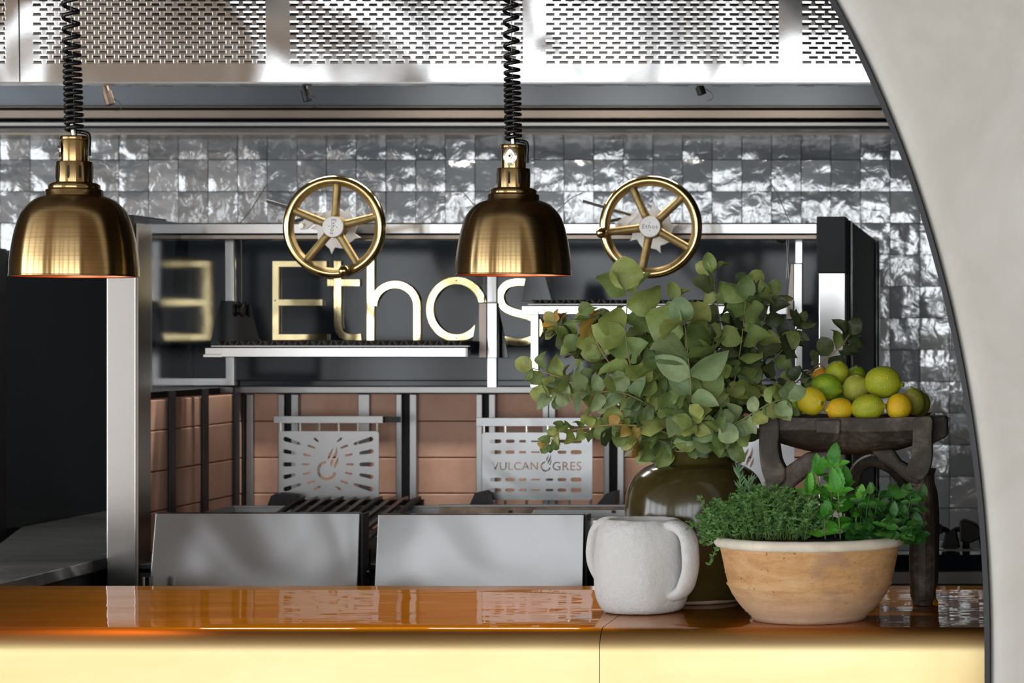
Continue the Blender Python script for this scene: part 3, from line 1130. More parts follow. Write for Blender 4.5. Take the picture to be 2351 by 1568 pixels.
# vertical guides for the two lifting grates
GU = 6.54
mb = MB().pprism([(516, 545), (537, 545), (537, 885), (440, 885), (440, 868), (518, 868)], GU, GU + 0.02)
mb.build('lift_guide', STEEL, gs, bevel=0.001)
MB().pbox(1119, 545, 1140, 890, GU, GU + 0.02).build('lift_guide', STEEL, gs, bevel=0.001)
MB().pbox(1218, 722, 1236, 890, GU, GU + 0.02).build('lift_guide', STEEL, gs, bevel=0.001)
MB().pbox(1826, 545, 1842, 890, GU, GU + 0.02).build('lift_guide', STEEL, gs, bevel=0.001)
# pulleys under the rail
for px in (552, 1795):
    c = P(px, 541, 6.5)
    prof_ = [(0.006, -0.008), (0.020, -0.008), (0.018, 0), (0.020, 0.008), (0.006, 0.008)]
    mb = MB()
    vs_, fs = [], []
    for r_, y in prof_:
        for k in range(20):
            t = 2 * math.pi * k / 20
            vs_.append((c.x + r_ * math.cos(t), c.y + y, c.z + r_ * math.sin(t)))
    for i in range(len(prof_) - 1):
        for k in range(20):
            fs.append((i * 20 + k, i * 20 + (k + 1) % 20, (i + 1) * 20 + (k + 1) % 20, (i + 1) * 20 + k))
    mb.add(vs_, fs).build('pulley', STEEL_DULL, gs, smooth=True)
# loose wire ends and cable ends above the rail
for pts in ([(552, 512), (580, 475), (614, 421)], [(1040, 410), (1062, 440), (1095, 480), (1110, 515)], [(1262, 512), (1285, 480), (1310, 456), (1336, 443)], [(1763, 403), (1775, 430), (1792, 462), (1814, 512)]):
    MB().tube(spline([P(x, y, 6.46) for x, y in pts], 6), 0.0014, 6).build('cable_end', WIRE, gs)

# crank wheels


def wheel(cx, cy, spoke0, knob_ang, text_rot, tilt):
    D = 6.20
    c = P(cx, cy, D)
    k = D / F
    Ro, rr = 107 * k, 11.5 * k
    vs_, fs = [], []
    n1, n2 = 72, 14
    for i in range(n1):
        t = 2 * math.pi * i / n1
        for j in range(n2):
            s = 2 * math.pi * j / n2
            rad = Ro + rr * math.cos(s)
            vs_.append((c.x + rad * math.cos(t), c.y + rr * 1.2 * math.sin(s), c.z + rad * math.sin(t)))
    for i in range(n1):
        for j in range(n2):
            fs.append((i * n2 + j, i * n2 + (j + 1) % n2, ((i + 1) % n1) * n2 + (j + 1) % n2, ((i + 1) % n1) * n2 + j))
    rim = MB().add(vs_, fs).build('crank_wheel', GOLD, gs, smooth=True, origin=c)
    # satin inner face of the rim
    pr = [(Ro - rr * 0.3, -rr * 1.16), (Ro - rr * 1.08, -rr * 0.5), (Ro - rr * 1.12, rr * 0.4)]
    vs_, fs = [], []
    for r_, y in pr:
        for i in range(n1):
            t = 2 * math.pi * i / n1
            vs_.append((c.x + r_ * math.cos(t), c.y + y * 1.03, c.z + r_ * math.sin(t)))
    for i in range(2):
        for q in range(n1):
            fs.append((i * n1 + q, i * n1 + (q + 1) % n1, (i + 1) * n1 + (q + 1) % n1, (i + 1) * n1 + q))
    MB().add(vs_, fs).build('rim_inset', GOLD_SATIN, rim, smooth=True)
    for i in range(5):
        t = R(spoke0 + 72 * i)
        u = Vector((math.cos(t), 0, math.sin(t)))
        a, b = c + u * 20 * k, c + u * 104 * k
        MB().tube([a, a.lerp(b, .15), a.lerp(b, .85), a.lerp(b, .95), b], [10.5 * k, 9.5 * k, 9 * k, 10.5 * k, 13.5 * k], 12).build('spoke', GOLD_SATIN, rim, smooth=True)
    hub = MB()
    for (r0, y0, r1, y1) in ((25.5 * k, -0.012, 25.5 * k, 0.03),):
        hub.tube([c + Vector((0, y0, 0)), c + Vector((0, y1, 0))], r0, 32)
    hub.build('hub', GOLD_SATIN, rim, bevel=0.001)
    cap = MB().tube([c + Vector((0, -0.0155, 0)), c + Vector((0, -0.0115, 0))], 24 * k, 32).build('hub_cap', CAST, rim, bevel=0.0008)
    polys = text_outlines('Ethos', 14.5 * k, 1.12)
    tm = Matrix.Rotation(-text_rot, 4, 'Y')
    flat_obj('engraved_lettering', polys, 0.0004, INK, c + Vector((0, -0.0157, 0)), rim, tm)
    for s in (-1, 1):
        q = c + tm @ Vector((0, -0.0157, s * 9 * k))
        MB().tube([q, q + Vector((0, -0.0004, 0))], 1.3 * k, 8).build('dot', INK, rim)
    # turning knob
    t = R(knob_ang)
    kc = c + Vector((math.cos(t), 0, math.sin(t))) * Ro
    pf = [(0.0, -0.050), (0.0075, -0.0485), (0.0125, -0.044), (0.0145, -0.037), (0.0125, -0.030), (0.0085, -0.025), (0.0075, -0.020), (0.0105, -0.012), (0.012, 0.0)]
    vs_, fs = [], []
    for r_, y in pf:
        for q in range(20):
            a = 2 * math.pi * q / 20
            vs_.append((kc.x + r_ * math.cos(a), kc.y + y - 0.008, kc.z + r_ * math.sin(a)))
    for i in range(len(pf) - 1):
        for q in range(20):
            fs.append((i * 20 + q, i * 20 + (q + 1) % 20, (i + 1) * 20 + (q + 1) % 20, (i + 1) * 20 + q))
    MB().add(vs_, fs).build('knob', GOLD, rim, smooth=True)
    # ratchet disc, pawl and release rod on the rail behind
    rc = P(cx + 4, cy + 4, 6.33)
    poly = []
    nt_ = 9
    for i in range(nt_):
        t0 = R(spoke0 + 20) + 2 * math.pi * i / nt_
        for rad, dt in ((44, 0.0), (47, .22), (50, .40), (61, .52), (46, .60)):
            t = t0 + dt * 2 * math.pi / nt_ / 0.62
            poly.append((rc.x + rad * k * math.cos(t), rc.z + rad * k * math.sin(t)))
    MB().prism(poly, 6.33, 6.338).build('ratchet_disc', CAST, gs, bevel=0.0006)
    MB().tube([Vector((c.x, c.y + 0.02, c.z)), Vector((rc.x, 6.42, rc.z))], 0.012, 14).build('axle', STEEL_DULL, gs)
    pts = [(cx - 84, cy - 6), (cx - 74, cy - 14), (cx - 45, cy - 36), (cx - 32, cy - 34), (cx - 30, cy - 26), (cx - 62, cy + 4), (cx - 78, cy + 6)]
    MB().pprism(pts, 6.318, 6.326).build('pawl', CAST, gs, bevel=0.0006)
    q = P(cx - 76, cy - 3, 6.317)
    MB().tube([q, q + Vector((0, -0.004, 0))], 6 * k, 14).build('pawl_bolt', SCREW, gs)
    MB().tube([P(cx - 156, cy - 60, 6.30), P(cx - 46, cy - 28, 6.316)], 0.0042, 8).build('release_rod', STEEL_DULL, gs)
    MB().pprism([(cx - 118, cy - 12), (cx - 70, cy - 22), (cx - 62, cy - 16), (cx - 118, cy - 6)], 6.40, 6.41).build('pawl_spring', BLACK_IRON, gs)
    return rim


w1 = wheel(768, 521, 86, -72, R(-97), 0)
tag(w1, 'left brass crank wheel, its hub lettering turned on its side')
w2 = wheel(1494, 521, 115, 188, 0, 0)
tag(w2, 'right brass crank wheel, its hub lettering upright')

# gold sign letters on the back panel
LD0, LD1 = BD - 0.016, BD - 0.004
sg = thing('wall_sign', P(935, 782, LD0), 'five large gold letters fixed to the glossy black grill back', 'sign')
ltr = MB().pprism([(625, 599), (750, 599), (750, 613), (640, 613), (640, 687), (740, 687), (740, 702), (640, 702), (640, 767), (752, 767), (752, 781), (625, 781)], LD0, LD1)
ltr.build('letter', LETTER, sg, bevel=0.0008)
hook = [(774.5, 599), (774.5, 640), (774.5, 745), (777, 758), (784, 768), (796, 774), (812, 776), (829, 774)]
t_ = MB().ribbon([(a, b) for a, b in hook], 17, LD0, LD1)
t_.pbox(751, 641, 766, 657, LD0, LD1).pbox(783, 641, 826, 657, LD0, LD1)
t_.build('letter', LETTER, sg, bevel=0.0008)
hp = [(957, 782), (957, 705)] + [(907 + 50 * math.cos(R(a)), 702 - 49 * math.sin(R(a))) for a in range(0, 181, 12)]
h_ = MB().pbox(842, 590, 859, 782, LD0, LD1).ribbon(hp, 17, LD0 + 0.0004, LD1)
h_.build('letter', LETTER, sg, bevel=0.0008)
MB().ribbon([(1048 + 61.5 * math.cos(R(a)), 710 - 66 * math.sin(R(a))) for a in range(0, 360, 6)], 17, LD0, LD1, True).build('letter', LETTER, sg, bevel=0.0008)
sp_ = spline([(1206, 648, 0), (1182, 648, 0), (1160, 656, 0), (1148, 677, 0), (1153, 700, 0), (1172, 714, 0), (1210, 725, 0), (1232, 736, 0), (1238, 754, 0), (1229, 774, 0), (1206, 784, 0), (1186, 785, 0), (1150, 778, 0)], 5)
so_ = MB().ribbon([(q.x, q.y) for q in sp_], 17, LD0, LD1).build('letter', LETTER, sg, bevel=0.0008)
for px, py in ((1048, 644), (1048, 776), (1186, 648), (1190, 785), (850, 770), (957, 770), (632, 690)):
    q = P(px, py, LD0)
    MB().tube([q, q + Vector((0, -0.0008, 0))], 0.0022, 8).build('letter_screw', BLACK_IRON, sg)

# the two lifting grates


def lift_grate(name, label, bx0, bx1, yb0, yb1, side_l, side_r, cab_px):
    d0 = 6.30
    g = thing(name, P((bx0 + bx1) / 2, yb1, d0), label, 'grill grate')
    MB().pbox(bx0, yb0 + 3, bx1, yb1, d0, d0 + 0.018).build('front_bar', STEEL, g, bevel=0.0015)
    MB().pbox(bx0 - 4, yb1 - 7, bx0 + 38, yb1 + 0.5, d0 - 0.004, d0 + 0.018).build('bar_end', STEEL, g, bevel=0.001)
    MB().pbox(bx0 + 14, yb0 - 2, bx1 + 6, yb0 + 2, d0 + 0.02, d0 + 0.04).build('drip_lip', STEEL_DULL, g, bevel=0.001)
    z0 = Z(yb0 + 6, d0)
    n = int((bx1 - bx0 - 20) / 27.2)
    for i in range(n):
        x = X(bx0 + 26 + i * 27.2, d0)
        y0, y1 = d0 + 0.045, 6.80
        w, h = 0.0135, 0.020
        pr = [(x - w, z0 + h), (x - w + .004, z0 + h), (x, z0 + 0.004), (x + w - .004, z0 + h), (x + w, z0 + h), (x, z0 - 0.003)]
        MB().prism(pr, y0, y1).build('grate_bar', BLACK_IRON, g)
    MB().box(X(bx0 + 10, d0), X(bx1, d0), 6.80, 6.82, z0 - 0.004, z0 + 0.022).build('rear_bar', BLACK_IRON, g)
    for s in (side_l, side_r):
        MB().pprism(s, 6.50, 6.506).build('side_bracket', BLACK_GLOSS, g, bevel=0.001)
    return g


g1 = lift_grate('lifting_grate', 'wide steel lifting grate hanging low below the gold letters', 470, 1070, 795, 820,
                [(481, 792), (507, 690), (571, 693), (596, 780), (596, 792)], [(1078, 822), (1098, 694), (1142, 694), (1168, 822)], 548)
MB().pbox(1100, 695, 1117, 822, 6.46, 6.49).build('guide_sleeve', STEEL_HEAT, g1, bevel=0.0015)
MB().pbox(1119, 695, 1141, 822, 6.45, 6.48).build('guide_sleeve', STEEL, g1, bevel=0.0015)
for px, r_ in ((538, 0.017), (546, 0.013), (554, 0.018)):
    q = P(px, 712, 6.47)
    MB().tube([q, q + Vector((0.006, 0, 0))], r_, 16).build('cable_pulley', BLACK_IRON, g1, bevel=0.001)
for a, b in ((537, 540), (554, 554)):
    MB().tube([P(a, 548, 6.48), P(b, 705, 6.48)], 0.0018, 6).build('lift_cable', WIRE, g1)
MB().tube([P(1112, 560, 6.48), P(1112, 700, 6.48)], 0.0018, 6).build('lift_cable', WIRE, g1)
g2 = lift_grate('lifting_grate', 'steel lifting grate raised higher, half hidden behind the eucalyptus leaves', 1198, 1806, 699, 722,
                [(1196, 692), (1208, 628), (1250, 628), (1268, 692)], [(1796, 735), (1815, 604), (1842, 604), (1842, 735)], 1808)
MB().pprism([(1805, 733), (1816, 605), (1822, 605), (1822, 733)], 6.46, 6.49).build('guide_sleeve', STEEL_HEAT, g2, bevel=0.0015)
MB().pbox(1823, 605, 1842, 733, 6.45, 6.48).build('guide_sleeve', STEEL, g2, bevel=0.0015)
for a, b in ((1806, 1812), (1812, 1806)):
    MB().tube([P(a, 548, 6.48), P(b, 640, 6.48)], 0.0018, 6).build('lift_cable', WIRE, g2)

# fire baskets with cut-out front plates


def capsule(x0, y0, x1, y1, w0, w1=None, n=6):
    w1 = w0 if w1 is None else w1
    a, b = Vector((x0, y0)), Vector((x1, y1))
    t = (b - a).normalized()
    ang = math.atan2(t.y, t.x)
    out = []
    for k in range(n + 1):
        q = ang + math.pi / 2 + math.pi * k / n
        out.append((a.x + w0 / 2 * math.cos(q), a.y + w0 / 2 * math.sin(q)))
    for k in range(n + 1):
        q = ang - math.pi / 2 + math.pi * k / n
        out.append((b.x + w1 / 2 * math.cos(q), b.y + w1 / 2 * math.sin(q)))
    return out


def stroke_poly(pts, w, taper=None):
    pts = [Vector((p[0], p[1])) for p in pts]
    n = len(pts)
    L, Q = [], []
    for i, p in enumerate(pts):
        t = (pts[min(i + 1, n - 1)] - pts[max(i - 1, 0)]).normalized()
        nn = Vector((-t.y, t.x))
        ww = w if taper is None else w * taper(i / (n - 1))
        L.append(tuple(p + nn * ww / 2))
        Q.append(tuple(p - nn * ww / 2))
    return L + Q[::-1]


def flame_logo(cx, cy, s):
    """open ring with three flames, as outlines in px units about (cx, cy); y down"""
    out = []
    # ring: open at upper right, where the flames rise
    ring = [(cx + 19.5 * s * math.cos(R(a)), cy - 19.5 * s * math.sin(R(a))) for a in range(95, 356, 9)]
    out.append(stroke_poly(ring, 6.2 * s))
    # flames (from the logo, offsets from the ring centre)
    f1 = [(3, -21), (2, -28), (4, -37), (9, -45), (14, -52), (13, -44), (10, -36), (6, -28)]
    f2 = [(10, -8), (8, -18), (11, -27), (17, -37), (21, -46), (21.5, -56), (24, -46), (23, -36), (19, -26), (13, -17)]
    f3 = [(17, -5), (17, -12), (20, -20), (26, -31), (26, -22), (24, -14), (20, -8)]
    for f in (f1, f2, f3):
        out.append([(cx + x * s, cy + y * s) for x, y in f])
    return out


def basket(label, x0, x1, y0, y1, bar0, bar1, yb0, yb1, holes, tint):
    d = 6.80
    c = P((x0 + x1) / 2, y1, d)
    g = thing('fire_basket', c, label, 'fire basket')
    k = d / F

    def loc(p):
        return ((p[0] - (x0 + x1) / 2) * k, -(p[1] - y1) * k)

    r_ = 4
    outer = [(x0 + r_, y0), (x1 - r_, y0), (x1, y0 + r_), (x1, y1 - r_), (x1 - r_, y1), (x0 + r_, y1), (x0, y1 - r_), (x0, y0 + r_)]
    polys = [[loc(p) for p in outer]] + [[loc(p) for p in h] for h in holes]
    flat_obj('front_plate', polys, 0.0015, tint, c, g)
    MB().pbox(bar0, yb0, bar1, yb1, d + 0.012, d + 0.020).build('top_bar', tint, g, bevel=0.001)
    n = 6
    for i in range(n):
        px = x0 + 4 + (x1 - x0 - 8) * i / (n - 1)
        MB().tube([P(px, yb1 - 2, d + 0.014), P(px, y1 + 14, d + 0.014)], 0.0033, 8).build('front_rod', ROD, g, smooth=True)
    return g


h1 = flame_logo(751, 1080, 1.0)
for s, yy in ((1, 0), (-1, 0)):
    pass
cxp, cyp = 752, 1066
for y0, y1, xa, xb, wa, wb_ in ((1019, 1008, 815, 852, 6, 11), (1040, 1036, 829, 853, 7.5, 10), (1066, 1066, 830, 854, 9, 10), (1090, 1095, 829, 853, 7.5, 10), (1112, 1123, 815, 852, 6, 11)):
    h1.append(capsule(xa, y0, xb, y1, wa, wb_))
    h1.append(capsule(2 * cxp - xa + 0, y0, 2 * cxp - xb + 4, y1, wa, wb_))
for xa, ya, xb, yb in ((776, 1013, 783, 1007), (784, 1028, 797, 1023), (794, 1046, 807, 1043), (797, 1066, 810, 1066), (794, 1085, 807, 1088), (784, 1104, 797, 1109), (772, 1117, 783, 1124)):
    h1.append(capsule(xa, ya, xb, yb, 4.2, 5.2))
    h1.append(capsule(2 * cxp - xa - 34, ya, 2 * cxp - xb - 34, yb, 4.2, 5.2) if False else capsule(1506 - xa, ya, 1506 - xb, yb, 4.2, 5.2))
b1 = basket('steel fire basket with sunburst slots and flame emblem cut in its plate', 641, 870, 990, 1144, 628, 879, 955, 972, h1, STEEL_DULL)

MB().pbox(880, 957, 918, 970, 6.83, 6.84).build('side_bar', BLACK_IRON, b1)
h2 = []
tx = text_outlines('VULCAN', 27.0, 1.05, 0.016)


def place(polys, cx, cy, w):
    xs = [p[0] for q in polys for p in q]
    ys = [p[1] for q in polys for p in q]
    s = w / (max(xs) - min(xs))
    mx, my = (max(xs) + min(xs)) / 2, (max(ys) + min(ys)) / 2
    return [[(cx + (x - mx) * s, cy - (y - my) * s) for x, y in q] for q in polys], (max(ys) - min(ys)) * s


q_, hh = place(tx, 1182.5, 1070, 106)
h2 += q_
q_, hh = place(text_outlines('GRES', 27.0, 1.05, 0.016), 1302, 1070, 66)
h2 += q_
h2 += flame_logo(1253, 1071, 0.52)
for yy in (1013, 1038, 1101, 1125):
    for xa, xb, w in ((1130, 1147, 9), (1165, 1178, 8), (1195, 1206, 6), (1221, 1238, 3.8), (1256, 1268, 5.5), (1284, 1297, 7.5), (1315, 1331, 9.5)):
        if yy < 1050 and xa in (1256,):
            continue
        h2.append(capsule(xa, yy, xb, yy, w))
b2 = basket('bright steel fire basket with lettering and dash slots cut in its plate', 1107, 1360, 993, 1148, 1093, 1420, 959, 979, h2, STEEL_PLATE)
h3 = flame_logo(1705, 1080, 1.0) + [capsule(1757, 1108, 1790, 1118, 6, 10), capsule(1757, 1036, 1790, 1032, 6, 10), capsule(1757, 1066, 1790, 1066, 8, 10)]
b3 = basket('steel fire basket with flame emblem, mostly hidden behind the olive vase', 1595, 1824, 1005, 1150, 1585, 1835, 968, 984, h3, STEEL_PLATE)

# sloping slat grate low in the hearth
sl = thing('slat_grate', P(830, 1225, 6.3), 'dark slatted grate sloping down between the two steel splash guards', 'grill grate')
for i in range(10):
    x = -1.925 + i * 0.0355
    d0, d1 = 6.07, 6.70
    z0, z1 = 1.03, 1.109
    w = 0.011
    vs_ = []
    for y, z in ((d0, z0), (d1, z1)):
        vs_ += [(x - w, y, z), (x + w, y, z + 0.006), (x + w, y, z - 0.004), (x - w, y, z - 0.012)]
    MB().add(vs_, [(0, 1, 2, 3), (7, 6, 5, 4), (0, 4, 5, 1), (1, 5, 6, 2), (2, 6, 7, 3), (3, 7, 4, 0)]).build('slat', STEEL_HEAT if i % 3 else BLACK_IRON, sl)
MB().box(-1.94, -1.59, 6.70, 6.715, 1.085, 1.105).build('slat_rail', BLACK_IRON, sl)
MB().box(-1.94, -1.59, 6.07, 6.085, 0.99, 1.018).build('slat_rail', BLACK_IRON, sl)

# splash guards between counter and hearth


def guard(label, pl_t, pl_b, pr_t, pr_b, yt):
    db, dt = 6.0, 6.017
    zt_, z_b0 = Z(yt, dt), Z(1345, db)
    zb = 0.62
    g = thing('splash_guard', (X((pl_b + pr_b) / 2, db), db, 0), label, 'splash guard')
    f = (z_b0 - zb) / (zt_ - z_b0)
    A, B, C, D = P(pl_t, yt, dt), P(pr_t, yt, dt), P(pr_b, 1345, db), P(pl_b, 1345, db)
    C, D = C + (C - B) * f, D + (D - A) * f
    th = Vector((0, 0.018, 0))
    vs_ = [D, C, B, A, D + th, C + th, B + th, A + th]
    MB().add(vs_, [(0, 1, 2, 3), (7, 6, 5, 4), (0, 4, 5, 1), (1, 5, 6, 2), (2, 6, 7, 3), (3, 7, 4, 0)]).build('steel_sheet', STEEL_GUARD, g, bevel=0.0025)
    MB().box(B.x + 0.0005, B.x + 0.006, dt + 0.002, dt + 0.06, zb, zt_ - 0.003).build('black_edge', BLACK, g)
    MB().box(D.x + 0.02, C.x - 0.02, 6.03, 6.06, 0.0, zb + 0.25).build('support', BLACK, g)
    return g


guard('plain steel splash guard behind the counter, nearer the left post', 357, 343, 827, 821, 1177)
guard('plain steel splash guard behind the counter, beside the white jug', 868, 860, 1342, 1339, 1180)
# black gas fittings in the gaps beside the guards
for (px, labs) in ((840, 'black gas fittings in the gap between the two steel guards'), (1352, 'black gas fittings between the right steel guard and white jug')):
    gf = thing('gas_fitting', (X(px, 6.1), 6.1, 0), labs, 'fitting')
    MB().box(X(px, 6.1) - 0.012, X(px, 6.1) + 0.014, 6.095, 6.115, 0, 0.92).build('riser', BLACK, gf)
    MB().tube([P(px + 8, 1260, 6.1), P(px + 7, 1420, 6.1)], 0.004, 8).build('pipe', BLACK_GLOSS, gf)
    MB().tube([P(px - 8, 1300, 6.1), P(px - 8, 1420, 6.1)], 0.006, 8).build('pipe', BLACK_GLOSS, gf)
    for y in (1318, 1338):
        q = P(px - 2, y, 6.05)
        MB().tube([q, q + Vector((0, 0.02, 0))], 0.008, 10).build('nut', BLACK_GLOSS, gf, bevel=0.001)
    MB().tube([P(px - 8, 1330, 6.1), P(px + 10, 1330, 6.1)], 0.005, 8).build('pipe', BLACK_GLOSS, gf)
gf = thing('gas_fitting', (X(335, 5.9), 5.9, 0), 'small black fitting beside the foot of the left steel post', 'fitting')
MB().tube([P(331, 1325, 5.9), Vector((X(331, 5.9), 5.9, 0))], 0.004, 8).build('pipe', SCREW, gf)
MB().pbox(334, 1325, 342, 1420, 5.9, 5.93).build('block', BLACK_GLOSS, gf, bevel=0.001)
# dark plinth that closes the view under the hearth
MB().box(XL, XRI, 6.12, 6.16, 0, 0.97).build('hearth_front', DARK, gs)

# ================================================================ LEFT PREP BAY
XB = -2.88
ZB = Z(573, 7.02)
bay = thing('prep_cabinet', (XB, 7.4, 0), 'tall black cabinet side standing left of the steel post', 'cabinet')
MB().box(XB - 0.04, XB, 7.05, 8.16, 0, ZB).build('side_panel', BLACK_GLOSS, bay)
MB().box(XB - 0.04, XB + 0.004, 7.00, 7.05, 0, ZB + 0.003).build('edge_strip', BLACK, bay, bevel=0.002)
wt = thing('prep_worktop', (-2.6, 6.3, 0), 'dark sheet steel worktop beside the left steel post', 'worktop')
zz = 0.995
pts = [(XB + 0.006, 7.15), (XB + 0.006, 8.10), (-2.262, 8.10), (-2.262, 5.5), (-2.9, 5.5), (-2.9, 6.1), (-2.69, 6.54)]
n = len(pts)
mb = MB().add([(x, y, zz) for x, y in pts] + [(x, y, zz - 0.03) for x, y in pts], [tuple(range(n)), tuple(range(2 * n - 1, n - 1, -1))] + [(i, (i + 1) % n, n + (i + 1) % n, n + i) for i in range(n)])
mb.build('top_sheet', STEEL_DARK, wt, bevel=0.002)
MB().box(-2.9, -2.262, 5.47, 5.50, zz - 0.04, zz + 0.003).build('front_rail', STEEL, wt, bevel=0.002)
MB().box(-2.66, -2.27, 5.55, 8.0, 0, zz - 0.03).build('body', BLACK, wt)

# ================================================================ STOVE AT THE RIGHT
sv = thing('stove', (X(2200, 6.2), 6.2, 0), 'black stove top with iron pan supports, seen beside the arch', 'stove')
SD = 6.2
xs0, xs1 = X(2020, SD), X(2420, SD)
MB().box(xs0, xs1, SD, 6.9, 0.0, Z(1318, SD)).build('body', BLACK, sv)
MB().box(xs0, xs1, SD - 0.01, SD + 0.02, Z(1341, SD), Z(1312, SD)).build('front_panel', STEEL_DULL, sv, bevel=0.002)
MB().box(xs0, xs1, SD - 0.015, SD + 0.01, Z(1346, SD), Z(1342, SD)).build('front_strip', STEEL, sv, bevel=0.001)
MB().box(xs0, xs1, SD + 0.02, SD + 0.12, Z(1312, SD), Z(1275, SD)).build('burner_box', BLACK_GLOSS, sv, bevel=0.002)
MB().box(X(2100, SD), xs1, SD + 0.02, SD + 0.05, Z(1266, SD), Z(1262, SD)).build('bright_strip', STEEL, sv, bevel=0.001)
for px in (2165, 2200, 2236):
    MB().tube(spline([P(px - 22, 1262, 6.35), P(px - 14, 1225, 6.35), P(px, 1215, 6.35), P(px + 14, 1225, 6.35), P(px + 22, 1262, 6.35)]), 0.007, 8).build('pan_support', BLACK_IRON, sv, smooth=True)
MB().pprism([(2203, 1243), (2203, 1197), (2212, 1193), (2240, 1203), (2262, 1230), (2228, 1248)], 6.3, 6.36).build('pan_support', BLACK_IRON, sv, bevel=0.004)
MB().pprism([(2148, 1226), (2150, 1208), (2158, 1204), (2166, 1212), (2164, 1226)], 6.3, 6.34).build('pan_support', BLACK_IRON, sv, bevel=0.004)
MB().pprism([(2160, 1262), (2170, 1226), (2194, 1212), (2197, 1224), (2205, 1262)], 6.32, 6.36).build('pan_support', BLACK_IRON, sv, bevel=0.004)

# ================================================================ HEAT LAMPS


def heat_lamp(label, cx, d, rim_y, sc, screw_ang, lean):
    """sc: pixels of this lamp per pixel of the reference drawing (rim half width 131)"""
    k = d / F * sc
    c = Vector((X(cx, d), d, Z(rim_y, d)))
    g = thing('heat_lamp', c, label, 'lamp', 'brass heat lamps over the counter')

    def pr(l):
        return [(r_ * k, c.z + h * k) for r_, h in l]

    shade = [(131, 0), (131.5, 4), (130.5, 30), (127.5, 56), (123, 83), (115, 115), (106, 137), (92, 154), (78, 165), (60, 172)]
    sh = MB().lathe(pr([(a, b) for a, b in spline_prof(shade)]), c.x, c.y, 96).build('shade', LAMP, g, smooth=True)
    inner = [(a - 1.5, b + (0.5 if i == 0 else -1.5)) for i, (a, b) in enumerate(shade)]
    MB().lathe(pr(spline_prof(inner)), c.x, c.y, 64).build('shade_lining', COPPER, g, smooth=True)
    MB().lathe(pr([(129.5, -0.5), (131.8, -0.5), (132.2, 2), (131, 4)]), c.x, c.y, 96).build('shade_rim', LAMP, g, smooth=True)
    col_ = [(60, 172), (58.5, 173), (58.5, 183), (57, 185), (52, 186.5), (53, 189), (52, 195), (46, 199), (40, 200.5), (37.5, 201)]
    MB().lathe(pr(col_), c.x, c.y, 64).build('collar', LAMP, g, smooth=True)
    so = MB().lathe(pr([(37.5, 201), (37.5, 243), (36, 245), (28, 245.5)]), c.x, c.y, 64).build('socket_sleeve', LAMP, g, bevel=0.0)
    for f in so.data.polygons:
        f.use_smooth = True
    for i in range(10):
        t = 2 * math.pi * i / 10 + R(screw_ang)
        u = Vector((math.cos(t), math.sin(t), 0))
        w = Vector((-u.y, u.x, 0))
        vs_ = []
        for rad in (36.0, 37.9):
            for s, h in ((-2.6, 211), (-1.5, 208.5), (1.5, 208.5), (2.6, 211), (2.6, 233), (1.5, 235.5), (-1.5, 235.5), (-2.6, 233)):
                q = Vector((c.x, c.y, c.z)) + u * rad * k + w * s * k + Vector((0, 0, h * k))
                vs_.append(q)
        MB().add(vs_, [tuple(range(8, 16))] + [(i_, (i_ + 1) % 8, 8 + (i_ + 1) % 8, 8 + i_) for i_ in range(8)]).build('vent_slot', DARK, so)
    cp = MB().lathe(pr([(28, 245), (28, 290), (29.5, 291), (29.5, 298), (28, 299.5), (4, 300)]), c.x, c.y, 48).build('top_sleeve', LAMP, g)
    for f in cp.data.polygons:
        f.use_smooth = abs(f.normal.z) < 0.5
    # clamp plate and screw
    t = R(screw_ang)
    u = Vector((math.cos(t), math.sin(t), 0))
    w = Vector((-u.y, u.x, 0))
    base = Vector((c.x, c.y, c.z)) + u * 27 * k
    vs_ = []
    out = [(-7, 250), (-8, 254), (-15, 264), (-16, 272), (-14, 279), (-6, 291), (0, 294), (6, 291), (14, 279), (16, 272), (15, 264), (8, 254), (7, 250)]
    for off, shr in ((0, 1.0), (2.6, 1.0), (4.0, 0.72)):
        for s, h in out:
            vs_.append(base + u * off * k + w * s * shr * k + Vector((0, 0, (272 + (h - 272) * shr) * k)))
    n = len(out)
    fs = [tuple(2 * n + i for i in range(n))]
    for l in range(2):
        for i in range(n):
            j = (i + 1) % n
            fs.append((l * n + i, l * n + j, (l + 1) * n + j, (l + 1) * n + i))
    MB().add(vs_, fs).build('clamp_plate', SCREW, g)
    q = base + Vector((0, 0, 272 * k))
    MB().tube([q + u * 3 * k, q + u * 6.5 * k], 6.0 * k, 14).build('clamp_screw', SCREW, g, bevel=0.0004)
    MB().tube([q + u * 6.4 * k, q + u * 7.2 * k], 2.6 * k, 10).build('screw_slot', BLACK_IRON, g)
    # rod, coiled cord and tail
    zt0 = c.z + 300 * k
    MB().tube([Vector((c.x, c.y, c.z + 298 * k)), Vector((c.x - lean * 0.1, c.y, c.z + 330 * k))], 6.2 * k, 12).build('stem', SCREW, g)
    MB().tube([Vector((c.x, c.y, c.z + 330 * k)), Vector((c.x - lean, c.y, 3.4))], 0.8 * k, 5).build('suspension_wire', WIRE, g)
    pts = []
    th, z = 0.0, c.z + 308 * k
    top = 3.38
    while z < top:
        h = (z - c.z) / k
        rad = 15.5 + (1.0 if h < 440 else 0)
        xo = -lean * (z - zt0) / (3.4 - zt0)
        pts.append(Vector((c.x + xo + rad * k * math.cos(th), c.y + rad * k * math.sin(th), z)))
        pitch = 12.2 if h < 440 else min(27.5, 12.2 + (h - 440) * 0.16)
        st = 2 * math.pi / 16
        th += st
        z += pitch * k * st / (2 * math.pi)
    a = pts[0]
    tail = spline([Vector((c.x + 30 * k, c.y, c.z + 268 * k)), Vector((c.x + 31.5 * k, c.y, c.z + 290 * k)), Vector((c.x + 30 * k, c.y - 3 * k, c.z + 304 * k)), a], 5)
